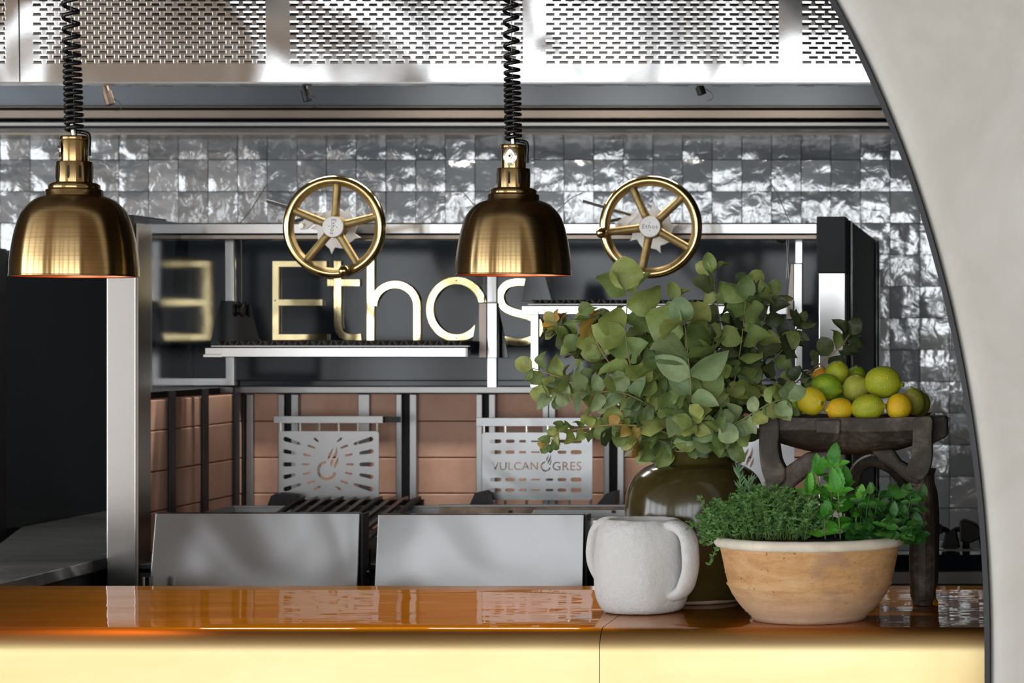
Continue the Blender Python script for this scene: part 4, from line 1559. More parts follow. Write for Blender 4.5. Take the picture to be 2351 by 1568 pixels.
    MB().tube(tail[:-1] + pts, 4.4 * k, 7).build('coiled_cord', RUBBER, g, smooth=True)
    MB().tube([Vector((c.x + 30 * k, c.y, c.z + 258 * k)), Vector((c.x + 30 * k, c.y, c.z + 271 * k))], 5 * k, 10).build('cord_grip', RUBBER, g)
    MB().lathe([(0.055, 3.4), (0.055, 3.385), (0.02, 3.37), (0.004, 3.37)], c.x - lean, c.y, 24).build('ceiling_rose', LAMP, g, smooth=True)
    # the glowing heat bulb inside
    MB().lathe(pr([(2, 38), (30, 42), (46, 60), (50, 80), (44, 105), (28, 135), (20, 165)]), c.x, c.y, 24).build('bulb', BULB, g, smooth=True)
    ld = bpy.data.lights.new('heat_lamp_glow', 'SPOT')
    ld.energy = 7.0
    ld.color = (1.0, 0.42, 0.13)
    ld.spot_size = R(62)
    ld.spot_blend = 0.9
    ld.shadow_soft_size = 0.03
    lo = bpy.data.objects.new('heat_lamp_glow', ld)
    lo.location = (0, 0, 0.012)
    COL.objects.link(lo)
    lo.parent = g
    return g


def spline_prof(pr):
    return [(q.x, q.y) for q in spline([Vector((a, b, 0)) for a, b in pr], 4)]


heat_lamp('antique brass heat lamp on a coiled black cord, at the left', 171, 4.55, 635, 1.0765, 200, 0.045)
heat_lamp('antique brass heat lamp on a coiled black cord, nearest the vase', 1179, 4.897, 632, 1.0, -94, 0.03)

# ================================================================ WHITE JUG
JD = 4.655
jx = X(1474, JD)
jug = thing('white_jug', (jx, JD, ZC), 'rough white two handled jug standing beside the terracotta bowl', 'jug')


def jit(amp, sc, seed):
    def f(q, r_, th):
        n = mnoise.noise(Vector((q.x * sc + seed, q.y * sc, q.z * sc)))
        n2 = mnoise.noise(Vector((q.x * sc * 3.1 + seed, q.y * sc * 3.1, q.z * sc * 3.1)))
        u = Vector((math.cos(th), math.sin(th), 0))
        return q + u * amp * (n + 0.4 * n2) + Vector((0, 0, amp * 0.35 * n2))
    return f


kj = JD / F
prj = [(2, 1404), (70, 1404), (86, 1402), (95, 1396), (102, 1378), (107, 1355), (109, 1325), (109, 1290), (108, 1255), (105, 1228), (98, 1208), (90, 1196), (84, 1191), (78, 1190), (74, 1193), (74, 1204), (80, 1225), (85, 1260), (85, 1340), (60, 1370), (2, 1375)]
pj = [(h * kj, max(Z(y, JD), ZC) if i else ZC) for i, (h, y) in enumerate(prj)]
pj = [(r_, ZC + 0.0005 if z <= ZC + 0.0008 else z) for r_, z in pj]
MB().lathe(pj, jx, JD, 64, jit(0.0042, 22, 3)).build('body', JUG, jug, smooth=True, subsurf=1)


def strap(ang, pts, wv, th):
    """loop handle: pts (radius px, y px) in the vertical plane at angle ang"""
    u = Vector((math.cos(ang), math.sin(ang), 0))
    w = Vector((-u.y, u.x, 0))
    cl = spline([Vector((jx, JD, 0)) + u * r_ * kj + Vector((0, 0, Z(y, JD))) for r_, y in pts], 6)
    vs_, fs = [], []
    n = len(cl)
    sg_ = 12
    for i, p in enumerate(cl):
        t = (cl[min(i + 1, n - 1)] - cl[max(i - 1, 0)]).normalized()
        o_ = w.cross(t).normalized()
        for q in range(sg_):
            a = 2 * math.pi * q / sg_
            jn = 1 + 0.12 * mnoise.noise(p * 30 + Vector((q, 0, 0)))
            vs_.append(p + w * math.cos(a) * wv * jn + o_ * math.sin(a) * th * jn)
    for i in range(n - 1):
        for q in range(sg_):
            fs.append((i * sg_ + q, i * sg_ + (q + 1) % sg_, (i + 1) * sg_ + (q + 1) % sg_, (i + 1) * sg_ + q))
    return MB().add(vs_, fs)


ang = R(-36)
hp_ = [(78, 1206), (104, 1203), (130, 1212), (148, 1236), (153, 1272), (149, 1310), (134, 1342), (112, 1358), (86, 1364)]
strap(ang, hp_, 0.021, 0.0115).build('handle', JUG, jug, smooth=True)
hp2 = [(78, 1206), (104, 1204), (128, 1214), (142, 1240), (145, 1272), (138, 1304), (122, 1330), (104, 1346), (84, 1352)]
strap(ang + math.pi, hp2, 0.026, 0.0125).build('handle', JUG, jug, smooth=True)

# ================================================================ OLIVE VASE
VD = 4.85
vx_ = X(1597, VD)
vase = thing('olive_vase', (vx_, VD, ZC), 'large dark olive glazed vase holding the eucalyptus', 'vase')
prv = [(102, 1384), (106, 1374), (118, 1350), (136, 1312), (150, 1270), (158, 1225), (161, 1185), (160, 1150), (153, 1118), (139, 1092), (118, 1074), (98, 1065), (91, 1060), (87, 1050), (84, 1040), (82, 1034), (78, 1031), (73, 1033), (70, 1050), (80, 1075), (120, 1100), (140, 1160), (130, 1260), (95, 1360), (4, 1372)]
pv = lathe_px(prv, VD, ZC + 0.004)
MB().lathe(spline_prof(pv), vx_, VD, 72, jit(0.0012, 12, 9)).build('body', VASE, vase, smooth=True)
MB().lathe([(0.004, ZC + .001), (0.091, ZC + .001), (0.094, ZC + 0.004), (0.0935, ZC + 0.011), (0.088, ZC + 0.016)], vx_, VD, 56, jit(0.001, 20, 2)).build('foot_ring', FOOT, vase, smooth=True)
MB().lathe([(0.0708, Z(1034, VD) - .0), (0.0695, Z(1031.2, VD)), (0.067, Z(1030.2, VD)), (0.063, Z(1032.5, VD))], vx_, VD, 56, jit(0.0014, 18, 5)).build('worn_rim', FOOT, vase, smooth=True)

# ================================================================ TERRACOTTA BOWL
WD = 4.535
bx_ = X(1859, WD)
bowl = thing('terracotta_bowl', (bx_, WD, ZC), 'wide weathered terracotta bowl with cream rim, planted with herbs', 'bowl')
kb = WD / F
prb = [(4, 1422), (124, 1422), (128, 1420), (134, 1410), (142, 1402), (153, 1392), (166, 1376), (175, 1362), (177, 1360), (181.5, 1350), (186, 1342), (189.5, 1338), (189.8, 1336), (187.2, 1333), (189.5, 1325), (192.6, 1313), (194.2, 1311), (193.4, 1309), (196, 1298), (198.6, 1285), (201, 1275), (205, 1256), (206, 1250)]
pb = [(h * kb, max(Z(y, WD), ZC + 0.0006)) for h, y in prb]
MB().lathe(pb, bx_, WD, 96, jit(0.0012, 10, 4)).build('body', BOWL, bowl, smooth=True)
prr = [(206, 1251), (214, 1250), (218.5, 1244), (219, 1236), (215, 1229), (207, 1226.5), (200, 1229), (197, 1240), (190, 1262)]
MB().lathe([(h * kb, Z(y, WD)) for h, y in prr], bx_, WD, 96, jit(0.0016, 16, 8)).build('rim', RIM, bowl, smooth=True)
MB().lathe([(0.002, Z(1232, WD)), (0.08, Z(1233, WD)), (0.157, Z(1240, WD))], bx_, WD, 40, jit(0.003, 30, 1)).build('soil', SOIL, bowl, smooth=True)

# ================================================================ CARVED WOODEN STAND
SF, SB = 4.74, 5.02
st_ = thing('carved_stand', (X(1940, 4.88), 4.88, ZC), 'dark carved wooden footed tray holding lemons and limes', 'tray')
# hollow boat shaped tray
ksf = SF / F
x0, x1 = X(1752, SF), X(2138, SF)
zr = Z(957, SF)
yc = (SF + SB) / 2
hw = (SB - SF) / 2
nx, ny = 25, 17
vs_, fs = [], []
for i in range(nx):
    u = -1 + 2 * i / (nx - 1)
    x = x0 + (x1 - x0) * i / (nx - 1)
    depth = (52 + 40 * (1 - abs(u) ** 2.4)) * ksf
    band = (46 + 3 * math.sin(u * 4)) * ksf
    sag = 0.0025 * (1 - u * u)
    ring = []
    for j in range(ny):
        v = -1 + 2 * j / (ny - 1)
        a = math.pi * j / (ny - 1)
        yy = -math.cos(a)
        s = math.sin(a)
        if s < 0.3:
            ring.append((x, yc + hw * (1.0 if yy > 0 else -1.0) * (1 - 0.02 * s / .3), zr - sag - band * (s / 0.3)))
        else:
            ring.append((x, yc + hw * yy * 0.93, zr - sag - band - (depth - band) * ((s - 0.3) / 0.7) ** 0.8))
    inner = []
    for j in range(ny - 1, -1, -1):
        a = math.pi * j / (ny - 1)
        yy = -math.cos(a)
        inner.append((x * 1.0, yc + (hw - 0.022) * yy, zr - sag - max(0.0, depth * 0.50 * math.sin(a) ** 0.6 * (1 - abs(u) ** 8))))
    vs_ += [Vector(q) + Vector((0, 0.0015 * mnoise.noise(Vector(q) * 30), 0.0012 * mnoise.noise(Vector(q) * 24 + Vector((3, 0, 0))))) for q in ring + inner]
m_ = 2 * ny
for i in range(nx - 1):
    for j in range(m_):
        fs.append((i * m_ + j, i * m_ + (j + 1) % m_, (i + 1) * m_ + (j + 1) % m_, (i + 1) * m_ + j))
fs += [tuple(range(m_)), tuple((nx - 1) * m_ + j for j in range(m_ - 1, -1, -1))]
MB().add(vs_, fs).build('tray', WOOD, st_, bevel=0.0015)
MB().pprism([(1872, 964), (1930, 963), (1928, 997), (1874, 995)], SF - 0.007, SF + 0.006).build('wooden_patch', WOOD, st_, bevel=0.003)
MB().pprism([(2128, 955), (2170, 955), (2175, 962), (2175, 1002), (2140, 1020), (2128, 1015)], SF + 0.06, SF + 0.16).build('lug', WOOD, st_, bevel=0.004)


def smooth_poly(pts, n=4):
    c = [Vector((a, b, 0)) for a, b in pts]
    c = c + [c[0]]
    s = spline(c, n)[:-1]
    return [(q.x, q.y) for q in s]


for d0, d1 in ((SF - 0.006, SF + 0.05), (SB - 0.05, SB + 0.006)):
    k = 1.0
    MB().pprism(smooth_poly([(1743, 955), (1764, 953), (1786, 960), (1789, 1000), (1787, 1020), (1792, 1055), (1803, 1080), (1800, 1105), (1775, 1122), (1755, 1100), (1745, 1060), (1742, 1010)]), d0, d1).build('post', WOOD, st_, bevel=0.005)
    MB().pprism(smooth_poly([(2096, 962), (2118, 957), (2140, 960), (2140, 1000), (2140, 1050), (2134, 1080), (2120, 1100), (2100, 1100), (2080, 1085), (2084, 1068), (2093, 1045), (2095, 1010)]), d0, d1).build('post', WOOD, st_, bevel=0.005)
    MB().pprism([(1772, 1090), (1800, 1075), (1850, 1040), (1925, 1036), (1905, 1060), (1860, 1090), (1820, 1120), (1785, 1130)], d0 + 0.006, d1 - 0.006).build('brace', WOOD, st_, bevel=0.006)
    MB().pprism([(2000, 1036), (2050, 1032), (2068, 1058), (2112, 1082), (2112, 1112), (2085, 1108), (2050, 1078), (2020, 1058)], d0 + 0.006, d1 - 0.006).build('brace', WOOD, st_, bevel=0.006)
for lx, dd in ((2117, SF + 0.022), (1775, SF + 0.022), (2117, SB - 0.022), (1775, SB - 0.022)):
    kk = dd / F
    c0 = X(lx, SF)
    prl = [(0.0205, Z(1092, SF)), (0.0165, Z(1108, SF)), (0.0175, Z(1125, SF)), (0.0235, Z(1150, SF)), (0.0262, Z(1200, SF)), (0.0262, Z(1290, SF)), (0.0245, ZC + 0.020), (0.0225, ZC + 0.012), (0.0205, ZC + 0.009), (0.0200, ZC + 0.001)]
    prl = [(r_, max(z, ZC + 0.0006)) for r_, z in prl]
    MB().lathe(prl, c0, dd, 14, jit(0.0022, 30, lx), True, True).build('leg', WOOD, st_, bevel=0.0)
# curved rails between front and rear frames
for px in (1768, 2116):
    MB().box(X(px - 14, SF), X(px + 14, SF), SF + 0.04, SB - 0.04, Z(1112, SF), Z(1085, SF)).build('cross_rail', WOOD, st_, bevel=0.005)
arc = spline([P(1958, 1150, 5.0), P(1965, 1085, 5.0), P(2000, 1058, 5.0), P(2050, 1075, 5.0), P(2080, 1115, 5.0)], 5)
MB().tube(arc, 0.014, 8).build('rear_arch', WOOD, st_)

# ================================================================ LEMONS AND LIMES


def fruit_mesh(name, nip, mat, seed):
    prof_ = [(0.0, -1.0), (0.10, -0.985), (0.14, -0.96)]
    for i in range(1, 16):
        a = -math.pi / 2 + math.pi * i / 16
        prof_.append((math.cos(a) ** 0.92, math.sin(a) * 0.95))
    prof_ += [(0.19, 0.96), (0.13, 0.98 + nip * 0.6), (0.07, 0.99 + nip), (0.0, 1.0 + nip)]
    prof_ = sorted(prof_, key=lambda q: q[1])
    vs_, fs = [], []
    seg = 24
    rr = random.Random(seed)
    ph = rr.uniform(0, 20)
    for r_, z in prof_:
        for q in range(seg):
            t = 2 * math.pi * q / seg
            v = Vector((r_ * math.cos(t), r_ * math.sin(t), z))
            v *= 1 + 0.035 * mnoise.noise(v * 1.6 + Vector((ph, 0, 0)))
            vs_.append(v)
    n = len(prof_)
    for i in range(n - 1):
        for q in range(seg):
            fs.append((i * seg + q, i * seg + (q + 1) % seg, (i + 1) * seg + (q + 1) % seg, (i + 1) * seg + q))
    mb = MB().add(vs_, fs)
    me = bpy.data.meshes.new(name)
    me.from_pydata(mb.v, [], mb.f)
    me.update()
    for p in me.polygons:
        p.use_smooth = True
    me.materials.append(mat)
    return me


FR = [  # px, py, depth, rx px, ry px (radius, half length), axis (x right, y depth, z up), nipple, material, name, label
    (1863, 921, 4.800, 33, 35, (0.75, -0.65, -0.12), 0.02, FR_YEL, 'lemon', 'round yellow lemon with its calyx showing, front left of the pile'),
    (1928, 940, 4.795, 27, 33, (-0.9, -0.42, -0.05), 0.14, FR_ORG, 'lemon', 'deep yellow lemon lying with its knobbly tip towards the left'),
    (1993, 936, 4.790, 31, 40, (1, -0.1, 0.1), 0.06, FR_YGN, 'lime', 'yellow green lime at the front, between two yellow lemons'),
    (2064, 934, 4.800, 30, 33, (0.2, 0.5, 0.7), 0.05, FR_ORG, 'lemon', 'bright yellow lemon at the front right of the pile'),
    (1898, 889, 4.850, 31, 37, (0.95, -0.2, -0.25), 0.05, FR_GRN, 'lime', 'dark green lime resting on the round yellow lemon'),
    (1965, 892, 4.855, 31, 34, (0.1, -0.3, 0.9), 0.05, FR_RUS, 'lime', 'russet speckled pale lime in the middle of the pile'),
    (2027, 878, 4.850, 37, 45, (1, -0.05, -0.12), 0.08, FR_YGN, 'lime', 'largest yellow green citrus, on top at the right'),
    (1922, 858, 4.900, 28, 31, (0.3, -0.3, 0.9), 0.04, FR_YGN, 'lime', 'light green lime at the very top of the pile'),
    (1886, 868, 4.945, 24, 26, (0.1, 0, 1), 0.04, FR_TNG, 'orange', 'small orange citrus peeping out behind the top limes'),
    (1966, 866, 4.950, 24, 27, (0, 0, 1), 0.04, FR_GRN, 'lime', 'green lime mostly hidden behind the russet lime'),
    (2098, 922, 4.850, 25, 34, (-0.15, -0.2, 1), 0.06, FR_OLV, 'lime', 'olive green lime standing on end at the right of the pile'),
    (2112, 928, 4.920, 24, 30, (0.1, 0, 1), 0.05, FR_OLV, 'lime', 'shaded olive lime at the far right of the tray'),
    (1817, 933, 4.830, 27, 31, (1, 0, 0.1), 0.05, FR_GRN, 'lime', 'bright green lime at the left, partly behind a eucalyptus sprig'),
    (1945, 918, 4.920, 29, 32, (1, 0.4, 0.1), 0.05, FR_GRN, 'lime', 'green lime buried under the middle of the pile'),
]
for i, (px, py, d, rx, ry, ax, nip, mat, nm, lab) in enumerate(FR):
    me = fruit_mesh(nm, nip, mat, i)
    o = bpy.data.objects.new(nm, me)
    k = d / F
    axv = Vector(ax).normalized()
    q = axv.to_track_quat('Z', 'Y')
    o.rotation_mode = 'QUATERNION'
    o.rotation_quaternion = q
    o.location = P(px, py, d)
    o.scale = (rx * k, rx * k, ry * k)
    COL.objects.link(o)
    tag(o, lab, nm, 'lemons and limes piled on the tray')
    vs_, fs = [], []
    mb = MB().lathe([(0.0, 0.0), (0.055, 0.01), (0.085, 0.03), (0.12, 0.012), (0.15, -0.02)], 0, 0, 10)
    cm = bpy.data.meshes.new('calyx')
    cm.from_pydata(mb.v, [], mb.f)
    cm.materials.append(CALYX)
    co = bpy.data.objects.new('calyx', cm)
    co.location = (0, 0, 0.99 + nip)
    COL.objects.link(co)
    co.parent = o

# ================================================================ LEAVES


def leaf_mesh(name, mat, wid, tipp, fold, curl, wave, serr=0.0, seed=0, nu=7, nv=5, power=0.72):
    """leaf of length 1 along +X, width in Y, facing +Z"""
    vs_, fs = [], []
    rr = random.Random(seed)
    ph = rr.uniform(0, 6)
    for i in range(nu + 1):
        u = i / nu
        w = wid * 0.5 * (math.sin(math.pi * min(1.0, u ** tipp)) ** power if 0 < u < 1 else 0.0)
        if i == 0:
            w = 0.012
        for j in range(nv):
            v = -1 + 2 * j / (nv - 1)
            ws = w * (1 - serr * (i % 2) * (abs(v) > 0.99))
            z = fold * abs(v) * w - curl * (u - 0.4) ** 2 + wave * math.sin(u * 7 + ph + v) * w * abs(v)
            vs_.append((u + (0.02 * abs(v) if u < 0.3 else 0), v * ws, z))
    for i in range(nu):
        for j in range(nv - 1):
            a = i * nv + j
            fs.append((a, a + 1, a + nv + 1, a + nv))
    me = bpy.data.meshes.new(name)
    me.from_pydata(vs_, [], fs)
    me.update()
    for p in me.polygons:
        p.use_smooth = True
    me.materials.append(mat)
    return me


def euc_set(mat, base):
    return [leaf_mesh('leaf', mat, w, t, f, c, wv, 0, base + i, 8, 5, 0.56) for i, (w, t, f, c, wv) in enumerate(
        ((0.86, 0.84, 0.16, 0.45, 0.22), (0.76, 0.88, 0.35, 0.7, 0.30), (0.94, 0.80, 0.10, -0.40, 0.26), (0.66, 0.80, 0.55, 0.9, 0.25), (0.82, 0.9, -0.25, 0.6, 0.3)))]


EUC = {'g': euc_set(LEAF_GREEN, 10), 'y': euc_set(LEAF_GREY, 20), 'd': euc_set(LEAF_DARK, 30), 'o': euc_set(LEAF_DRY, 40)}
EUC_LONG = {'d': [leaf_mesh('leaf', LEAF_DARK, 0.48, 0.8, 0.3, 0.4, 0.2, 0, 60 + i) for i in range(3)],
            'y': [leaf_mesh('leaf', LEAF_GREY, 0.58, 0.72, 0.3, 0.35, 0.15, 0, 70 + i) for i in range(3)]}
MINT = [leaf_mesh('leaf', LEAF_MINT, w, 0.80, f, c, 0.12, 0.14, 80 + i, 12, 5) for i, (w, f, c) in enumerate(((0.56, 0.2, 0.3), (0.62, 0.1, 0.45), (0.5, 0.35, 0.2)))]
BASIL = [leaf_mesh('leaf', LEAF_BASIL, w, 0.80, f, c, 0.08, 0.0, 90 + i) for i, (w, f, c) in enumerate(((0.58, 0.25, 0.35), (0.66, 0.15, 0.5), (0.50, 0.35, 0.25)))]


def put_leaf(mesh, parent, pos, direction, normal, size):
    x = direction.normalized()
    z = normal - x * normal.dot(x)
    if z.length < 1e-4:
        z = x.orthogonal()
    z.normalize()
    y = z.cross(x)
    m = Matrix((x, y, z)).transposed()
    o = bpy.data.objects.new('leaf', mesh)
    o.location = pos - OFF[parent]
    o.rotation_mode = 'QUATERNION'
    o.rotation_quaternion = m.to_quaternion()
    o.scale = (size, size, size)
    COL.objects.link(o)
    o.parent = parent
    return o


rl = random.Random(11)
NECK = P(1600, 1036, VD)


def branch(pts, size, n_pairs, mix, label, start=0.25, group='eucalyptus branches in the vase', r0=0.0026, longleaf=False, face=0.75, taper=0.55):
    """pts: (px, py, depth offset from the vase) from neck outwards"""
    base = NECK + Vector((rl.uniform(-.035, .035), rl.uniform(-.035, .035), -0.09))
    path = [base, NECK + Vector((rl.uniform(-.05, .05), rl.uniform(-.045, .045), 0.0))] + [P(a, b, VD + c) for a, b, c in pts]
    cl = spline(path, 8)
    br = thing('eucalyptus_branch', path[1], label, 'branch', group)
    n = len(cl)
    MB().tube(cl, [r0 * (1 - 0.7 * i / (n - 1)) for i in range(n)], 6).build('stem', STEM if rl.random() < .8 else STEM_TAN, br, smooth=True)
    i0 = 8 + int((n - 9) * start)
    for k in range(n_pairs):
        f = k / max(1, n_pairs - 1)
        idx = int(i0 + (n - 1 - i0) * f)
        p = cl[idx]
        t = (cl[min(idx + 1, n - 1)] - cl[max(idx - 1, 0)]).normalized()
        view = Vector((0, -1, 0.12)) + Vector((rl.uniform(-.5, .5), 0, rl.uniform(-.35, .55)))
        s0 = t.cross(Vector((0, -1, 0)))
        if s0.length < .1:
            s0 = Vector((1, 0, 0))
        s0.normalize()
        rot = Matrix.Rotation(rl.uniform(-.45, .45) + (0 if k % 2 else rl.choice((0.5, -0.5, 1.2))), 3, t)
        s0 = rot @ s0
        sz = 1.12 * size * (1 - taper * max(0, f - .55) / .45) * rl.uniform(.82, 1.15)
        for sgn in (-1, 1):
            if rl.random() < 0.06:
                continue
            dr = s0 * sgn * rl.uniform(.75, 1.0) + t * rl.uniform(.15, .75) + Vector((0, 0, rl.uniform(-.25, .1)))
            nm_ = view * face + t * rl.uniform(-.5, .7) + Vector((rl.uniform(-1, 1), rl.uniform(-.4, .5), rl.uniform(-.5, 1.0))) * 1.0
            key = rl.choice(mix)
            bank = EUC_LONG[key] if (longleaf and key in EUC_LONG) else EUC[key]
            put_leaf(rl.choice(bank), br, p, dr, nm_, sz * rl.uniform(.85, 1.1) * (1.35 if longleaf else 1))
    # end leaves
    t = (cl[-1] - cl[-3]).normalized()
    put_leaf(rl.choice(EUC[mix[0]]), br, cl[-1], t + Vector((rl.uniform(-.3, .3), 0, rl.uniform(0, .3))), Vector((0, -1, .2)), size * (1 - taper) * 1.1)
    return br


px2m = VD / F
G = 'gggy'
branch([(1490, 930, -.10), (1440, 800, -.14), (1442, 668, -.15)], 72 * px2m, 9, 'gggg', 'tall eucalyptus branch with the largest round leaves, top left of the bunch', .30, taper=.0)
branch([(1660, 900, .02), (1655, 760, .03), (1635, 625, .03)], 56 * px2m, 14, 'ggd', 'tallest eucalyptus branch, its tip above all others', .3, taper=.2)
branch([(1680, 900, -.02), (1700, 800, -.05), (1712, 690, -.06)], 62 * px2m, 9, 'ggd', 'eucalyptus branch with large leaves just right of the tallest one', .3, taper=.15)
branch([(1590, 880, -.03), (1580, 780, -.05), (1555, 690, -.05)], 54 * px2m, 9, 'ggy', 'eucalyptus branch rising in the middle under the right crank wheel', .3, taper=.2)
branch([(1585, 920, -.14), (1580, 820, -.17), (1572, 745, -.18)], 66 * px2m, 7, 'yyyg', 'pale grey green eucalyptus branch at the front centre', .3, longleaf=True, taper=.1)
branch([(1520, 970, -.06), (1400, 890, -.09), (1300, 870, -.10), (1222, 845, -.10)], 47 * px2m, 13, 'gggyggygo', 'eucalyptus branch reaching furthest left over the hearth', .2, taper=.15)
branch([(1500, 950, .0), (1380, 830, .02), (1300, 770, .03), (1272, 742, .03)], 44 * px2m, 15, 'ggdggydgo', 'eucalyptus branch with small leaves at the upper left', .3, taper=.3)
branch([(1520, 990, -.10), (1420, 975, -.14), (1330, 985, -.15), (1285, 990, -.15), (1258, 1020, -.15)], 32 * px2m, 14, 'gggggoo', 'drooping eucalyptus branch hanging low at the left over the lettered plate', .25, taper=.3)
branch([(1480, 940, -.04), (1390, 820, -.05), (1360, 760, -.05), (1350, 725, -.05)], 46 * px2m, 14, 'ggydggggo', 'eucalyptus branch at the left below the raised grate bar', .3, taper=.3)
branch([(1500, 940, -.12), (1420, 900, -.16), (1340, 905, -.17), (1262, 905, -.17)], 48 * px2m, 11, 'gyyy', 'grey leaved eucalyptus branch at the left front', .25, taper=.1)
branch([(1720, 960, .10), (1850, 860, .14), (1925, 800, .15), (1950, 768, .15)], 42 * px2m, 9, 'ddg', 'sparse eucalyptus branch reaching right above the fruit', .35, taper=.0)
branch([(1680, 930, .10), (1760, 820, .14), (1815, 770, .15), (1838, 742, .15)], 38 * px2m, 13, 'dddd', 'dark eucalyptus branch with narrow leaves at the right', .3, longleaf=True, taper=.25)
branch([(1660, 985, -.12), (1710, 960, -.16), (1760, 930, -.17), (1805, 915, -.17)], 39 * px2m, 10, 'yyyg', 'pale eucalyptus branch touching the left end of the fruit tray', .15, taper=-.15)
branch([(1690, 900, .06), (1740, 780, .06), (1770, 680, .06)], 56 * px2m, 13, 'gdd', 'eucalyptus branch at the upper right near the right lift guide', .3, taper=.3)
branch([(1690, 930, .05), (1760, 870, .05), (1840, 880, .05)], 44 * px2m, 9, 'gdd', 'dark eucalyptus branch spreading right behind the fruit', .2, taper=.2)
fill = [((1480, 760), -.05), ((1500, 850), -.13), ((1440, 900), -.14), ((1540, 930), -.16), ((1410, 985), -.13), ((1650, 985), -.15), ((1700, 800), .06), ((1650, 860), -.10), ((1610, 820), -.13), ((1720, 880), -.02),
        ((1470, 1010), -.10), ((1590, 960), -.17), ((1690, 1010), -.10), ((1520, 780), .0), ((1600, 740), .06), ((1380, 930), -.08), ((1750, 950), .05), ((1640, 780), .0), ((1450, 960), -.05), ((1560, 860), -.06), ((1700, 740), .02),
        ((1330, 800), .0), ((1400, 740), .03), ((1300, 880), -.04), ((1720, 660), .06), ((1800, 800), .1), ((1480, 900), .05), ((1610, 900), .05), ((1680, 860), .05), ((1540, 800), .08)]
for i, ((tx_, ty), do) in enumerate(fill):
    mid = (1600 + (tx_ - 1600) * .45 + rl.uniform(-15, 15), 1036 + (ty - 1036) * .5, do * .6)
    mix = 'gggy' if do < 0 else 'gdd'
    if i in (4, 10, 15):
        mix = 'ggygyggdo'
    branch([mid, (tx_, ty, do)], rl.uniform(40, 54) * px2m, rl.randint(6, 8), mix, 'leafy eucalyptus branch in the dense middle of the bunch', .34, taper=.1)

# herbs in the bowl -------------------------------------------------
kb_ = WD / F


def sprig(name, cat, label, group, base, tip, bank, size, pairs, stem_r, mat_stem, lean_d=0.0, seed=0, top=True, start=0.25, grow=1.0, flat=False):
    rr = random.Random(seed)
    a, b = P(base[0], base[1], WD + base[2]), P(tip[0], tip[1], WD + tip[2])
    midp = a.lerp(b, .5) + Vector((rr.uniform(-.006, .006), rr.uniform(-.006, .006), 0))
    cl = spline([a, midp, b], 6)
    g = thing(name, a, label, cat, group)
    MB().tube(cl, stem_r, 6).build('stem', mat_stem, g, smooth=True)
    n = len(cl)
    for k in range(pairs):
        f = start + (1 - start) * k / max(1, pairs - 1)
        p = cl[min(n - 1, int(f * (n - 1)))]
        th = rr.uniform(-.4, .4) + (math.pi / 2 if k % 2 else 0)
        for s in (0, math.pi):
            dr = Vector((math.cos(th + s), math.sin(th + s) * .8, rr.uniform(.1, .55)))
            nm_ = Vector((rr.uniform(-.2, .2), -.75, .75)) - dr * .2
            if flat:
                dr = Vector((dr.x, dr.y, rr.uniform(-.35, .35)))
                nm_ = Vector((rr.uniform(-.4, .4), -.9, rr.uniform(.4, 1.0)))
            sz = size * (0.75 + .35 * (k % 2)) * rr.uniform(.8, 1.15) * (1 - .3 * f) * grow
            put_leaf(rr.choice(bank), g, p, dr, nm_, sz)
    if top:
        for s in range(2):
            put_leaf(rr.choice(bank), g, cl[-1], Vector((rr.uniform(-.3, .3), rr.uniform(-.4, 0), 1)), Vector((rr.uniform(-.3, .3), -1, .2)), size * .8 * rr.uniform(.85, 1.1))
    return g


ms = [((1918, 1235, -.02), (1913, 1072, -.03), 58, 5, 'tallest mint sprig in the middle of the bowl'),
      ((1858, 1235, -.03), (1857, 1135, -.05), 52, 3, 'mint sprig with an upright pale leaf, left of the tallest one'),
      ((1885, 1235, .02), (1879, 1092, .0), 50, 4, 'mint sprig just behind and left of the tallest one'),
      ((1968, 1235, -.05), (1974, 1152, -.07), 42, 3, 'short mint sprig beside the basil'),
      ((1930, 1238, -.06), (1925, 1130, -.08), 60, 3, 'mint sprig with the broadest leaves at the front'),
      ((1895, 1238, -.07), (1893, 1190, -.1), 46, 2, 'low mint sprig behind the bowl rim'),
      ((1940, 1238, .03), (1945, 1120, .03), 50, 4, 'mint sprig at the back of the bowl')]
for i, (a, b, s, n, lab) in enumerate(ms):
    sprig('mint_sprig', 'herb', lab, 'mint in the bowl', a, b, MINT, s * 1.3 * kb_, n, 0.0016, STEM_HERB, seed=200 + i)
rb = random.Random(5)
bs = []
for i in range(34):
    f = i / 33
    bx0 = 1965 + 100 * f
    tx_ = 1958 + 150 * f + rb.uniform(-8, 8)
    ty = 1105 + 50 * abs(f - .62) + rb.uniform(0, 95)
    dd = rb.uniform(-.12, .06)
    bs.append(((bx0, 1238, dd * .6), (tx_, ty, dd)))
bs += [((2075, 1236, -.02), (2104, 1232, -.06)), ((2070, 1236, -.04), (2112, 1190, -.05)), ((2070, 1236, 0), (2115, 1150, .0)), ((2060, 1236, -.08), (2098, 1205, -.12))]
for i, (a, b) in enumerate(bs):
    sprig('basil_sprig', 'herb', 'basil sprig in the leafy clump at the right of the bowl', 'basil in the bowl', a, b, BASIL, rb.uniform(40, 62) * kb_, 4, 0.0009, STEM_DARK, seed=300 + i, flat=True, top=(i % 4 == 0))


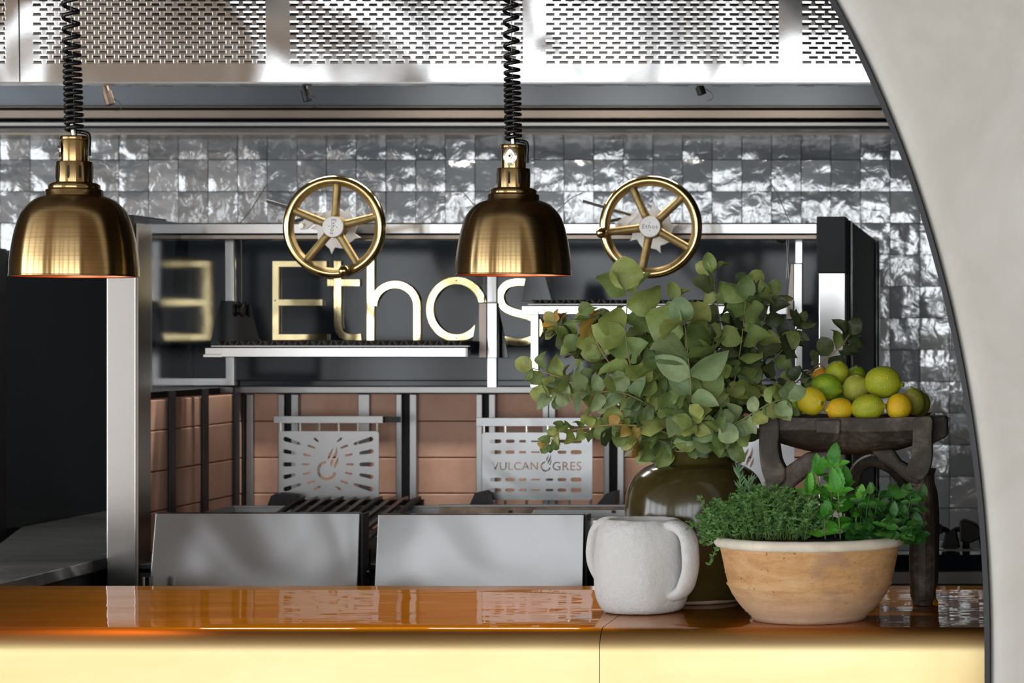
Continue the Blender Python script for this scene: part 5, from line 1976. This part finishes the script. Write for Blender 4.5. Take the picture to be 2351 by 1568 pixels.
# thyme: fine stems with tiny paired leaves, nobody could count them
def thyme():
    rr = random.Random(31)
    stems, leaves = MB(), MB()
    for i in range(330):
        f = rr.random()
        bx0 = 1655 + 195 * f
        dd = rr.uniform(-.15, .06)
        ty = 1112 + 300 * max(0.0, .48 - f) ** 2 + 60 * max(0.0, f - .6) + abs(rr.gauss(0, 1)) * 42
        tx_ = bx0 + (f - .60) * 75 + rr.gauss(0, 22)
        if rr.random() < .10:
            tx_, ty = 1655 + rr.uniform(-48, 10), rr.uniform(1175, 1262)
            bx0 = 1665
            dd = rr.uniform(-.10, -.02)
        ty = min(ty, 1236) if tx_ > 1640 else ty
        a, b = P(bx0, 1240, WD + dd * .6), P(tx_, ty, WD + dd)
        m1 = a.lerp(b, .55) + Vector((rr.uniform(-.018, .018), rr.uniform(-.012, .012), rr.uniform(0, .02)))
        cl = spline([a, m1, b], 6)
        stems.tube(cl, 0.00055, 4, False)
        n = len(cl)
        for k in range(3, n):
            for q in range(4):
                p = cl[k - 1].lerp(cl[k], q / 4)
                th = rr.uniform(0, 6.28)
                u = Vector((math.cos(th), math.sin(th), rr.uniform(.0, .8))).normalized()
                w = u.cross(Vector((rr.uniform(-1, 1), -1, rr.uniform(-.5, 1)))).normalized()
                L = rr.uniform(.005, .0105)
                leaves.add([p, p + u * L * .5 + w * L * .26, p + u * L, p + u * L * .5 - w * L * .26], [(0, 1, 2, 3)])
    g = thing('thyme_plant', P(1745, 1240, WD), 'bushy thyme with tiny leaves filling the left of the bowl', 'herb')
    stems.build('stems', STEM_HERB, g)['kind'] = 'stuff'
    leaves.build('leaves', LEAF_THYME, g)['kind'] = 'stuff'


thyme()
for (bx0, tx_, ty, dd, lab) in ((1712, 1694, 1082, -.02, 'rosemary sprig standing above the thyme'), (1720, 1718, 1108, -.03, 'shorter rosemary sprig beside the taller one')):
    rr = random.Random(tx_)
    a, b = P(bx0, 1240, WD + dd), P(tx_, ty, WD + dd)
    cl = spline([a, a.lerp(b, .5) + Vector((.004, 0, 0)), b], 10)
    g = thing('rosemary_sprig', a, lab, 'herb', 'rosemary in the bowl')
    MB().tube(cl, 0.0012, 6).build('stem', STEM_HERB, g)
    lv = MB()
    for k in range(6, len(cl)):
        for q in range(4):
            th = rr.uniform(0, 6.28)
            u = Vector((math.cos(th) * .7, math.sin(th) * .7, rr.uniform(.6, 1.3))).normalized()
            w = u.cross(Vector((0, -1, 0))).normalized()
            L = rr.uniform(.016, .027)
            p = cl[k]
            lv.add([p - w * .0007, p + w * .0007, p + u * L * .6 + w * .0011, p + u * L, p + u * L * .6 - w * .0011], [(0, 1, 2, 3, 4)])
    lv.build('needles', LEAF_ROSE, g)['kind'] = 'stuff'
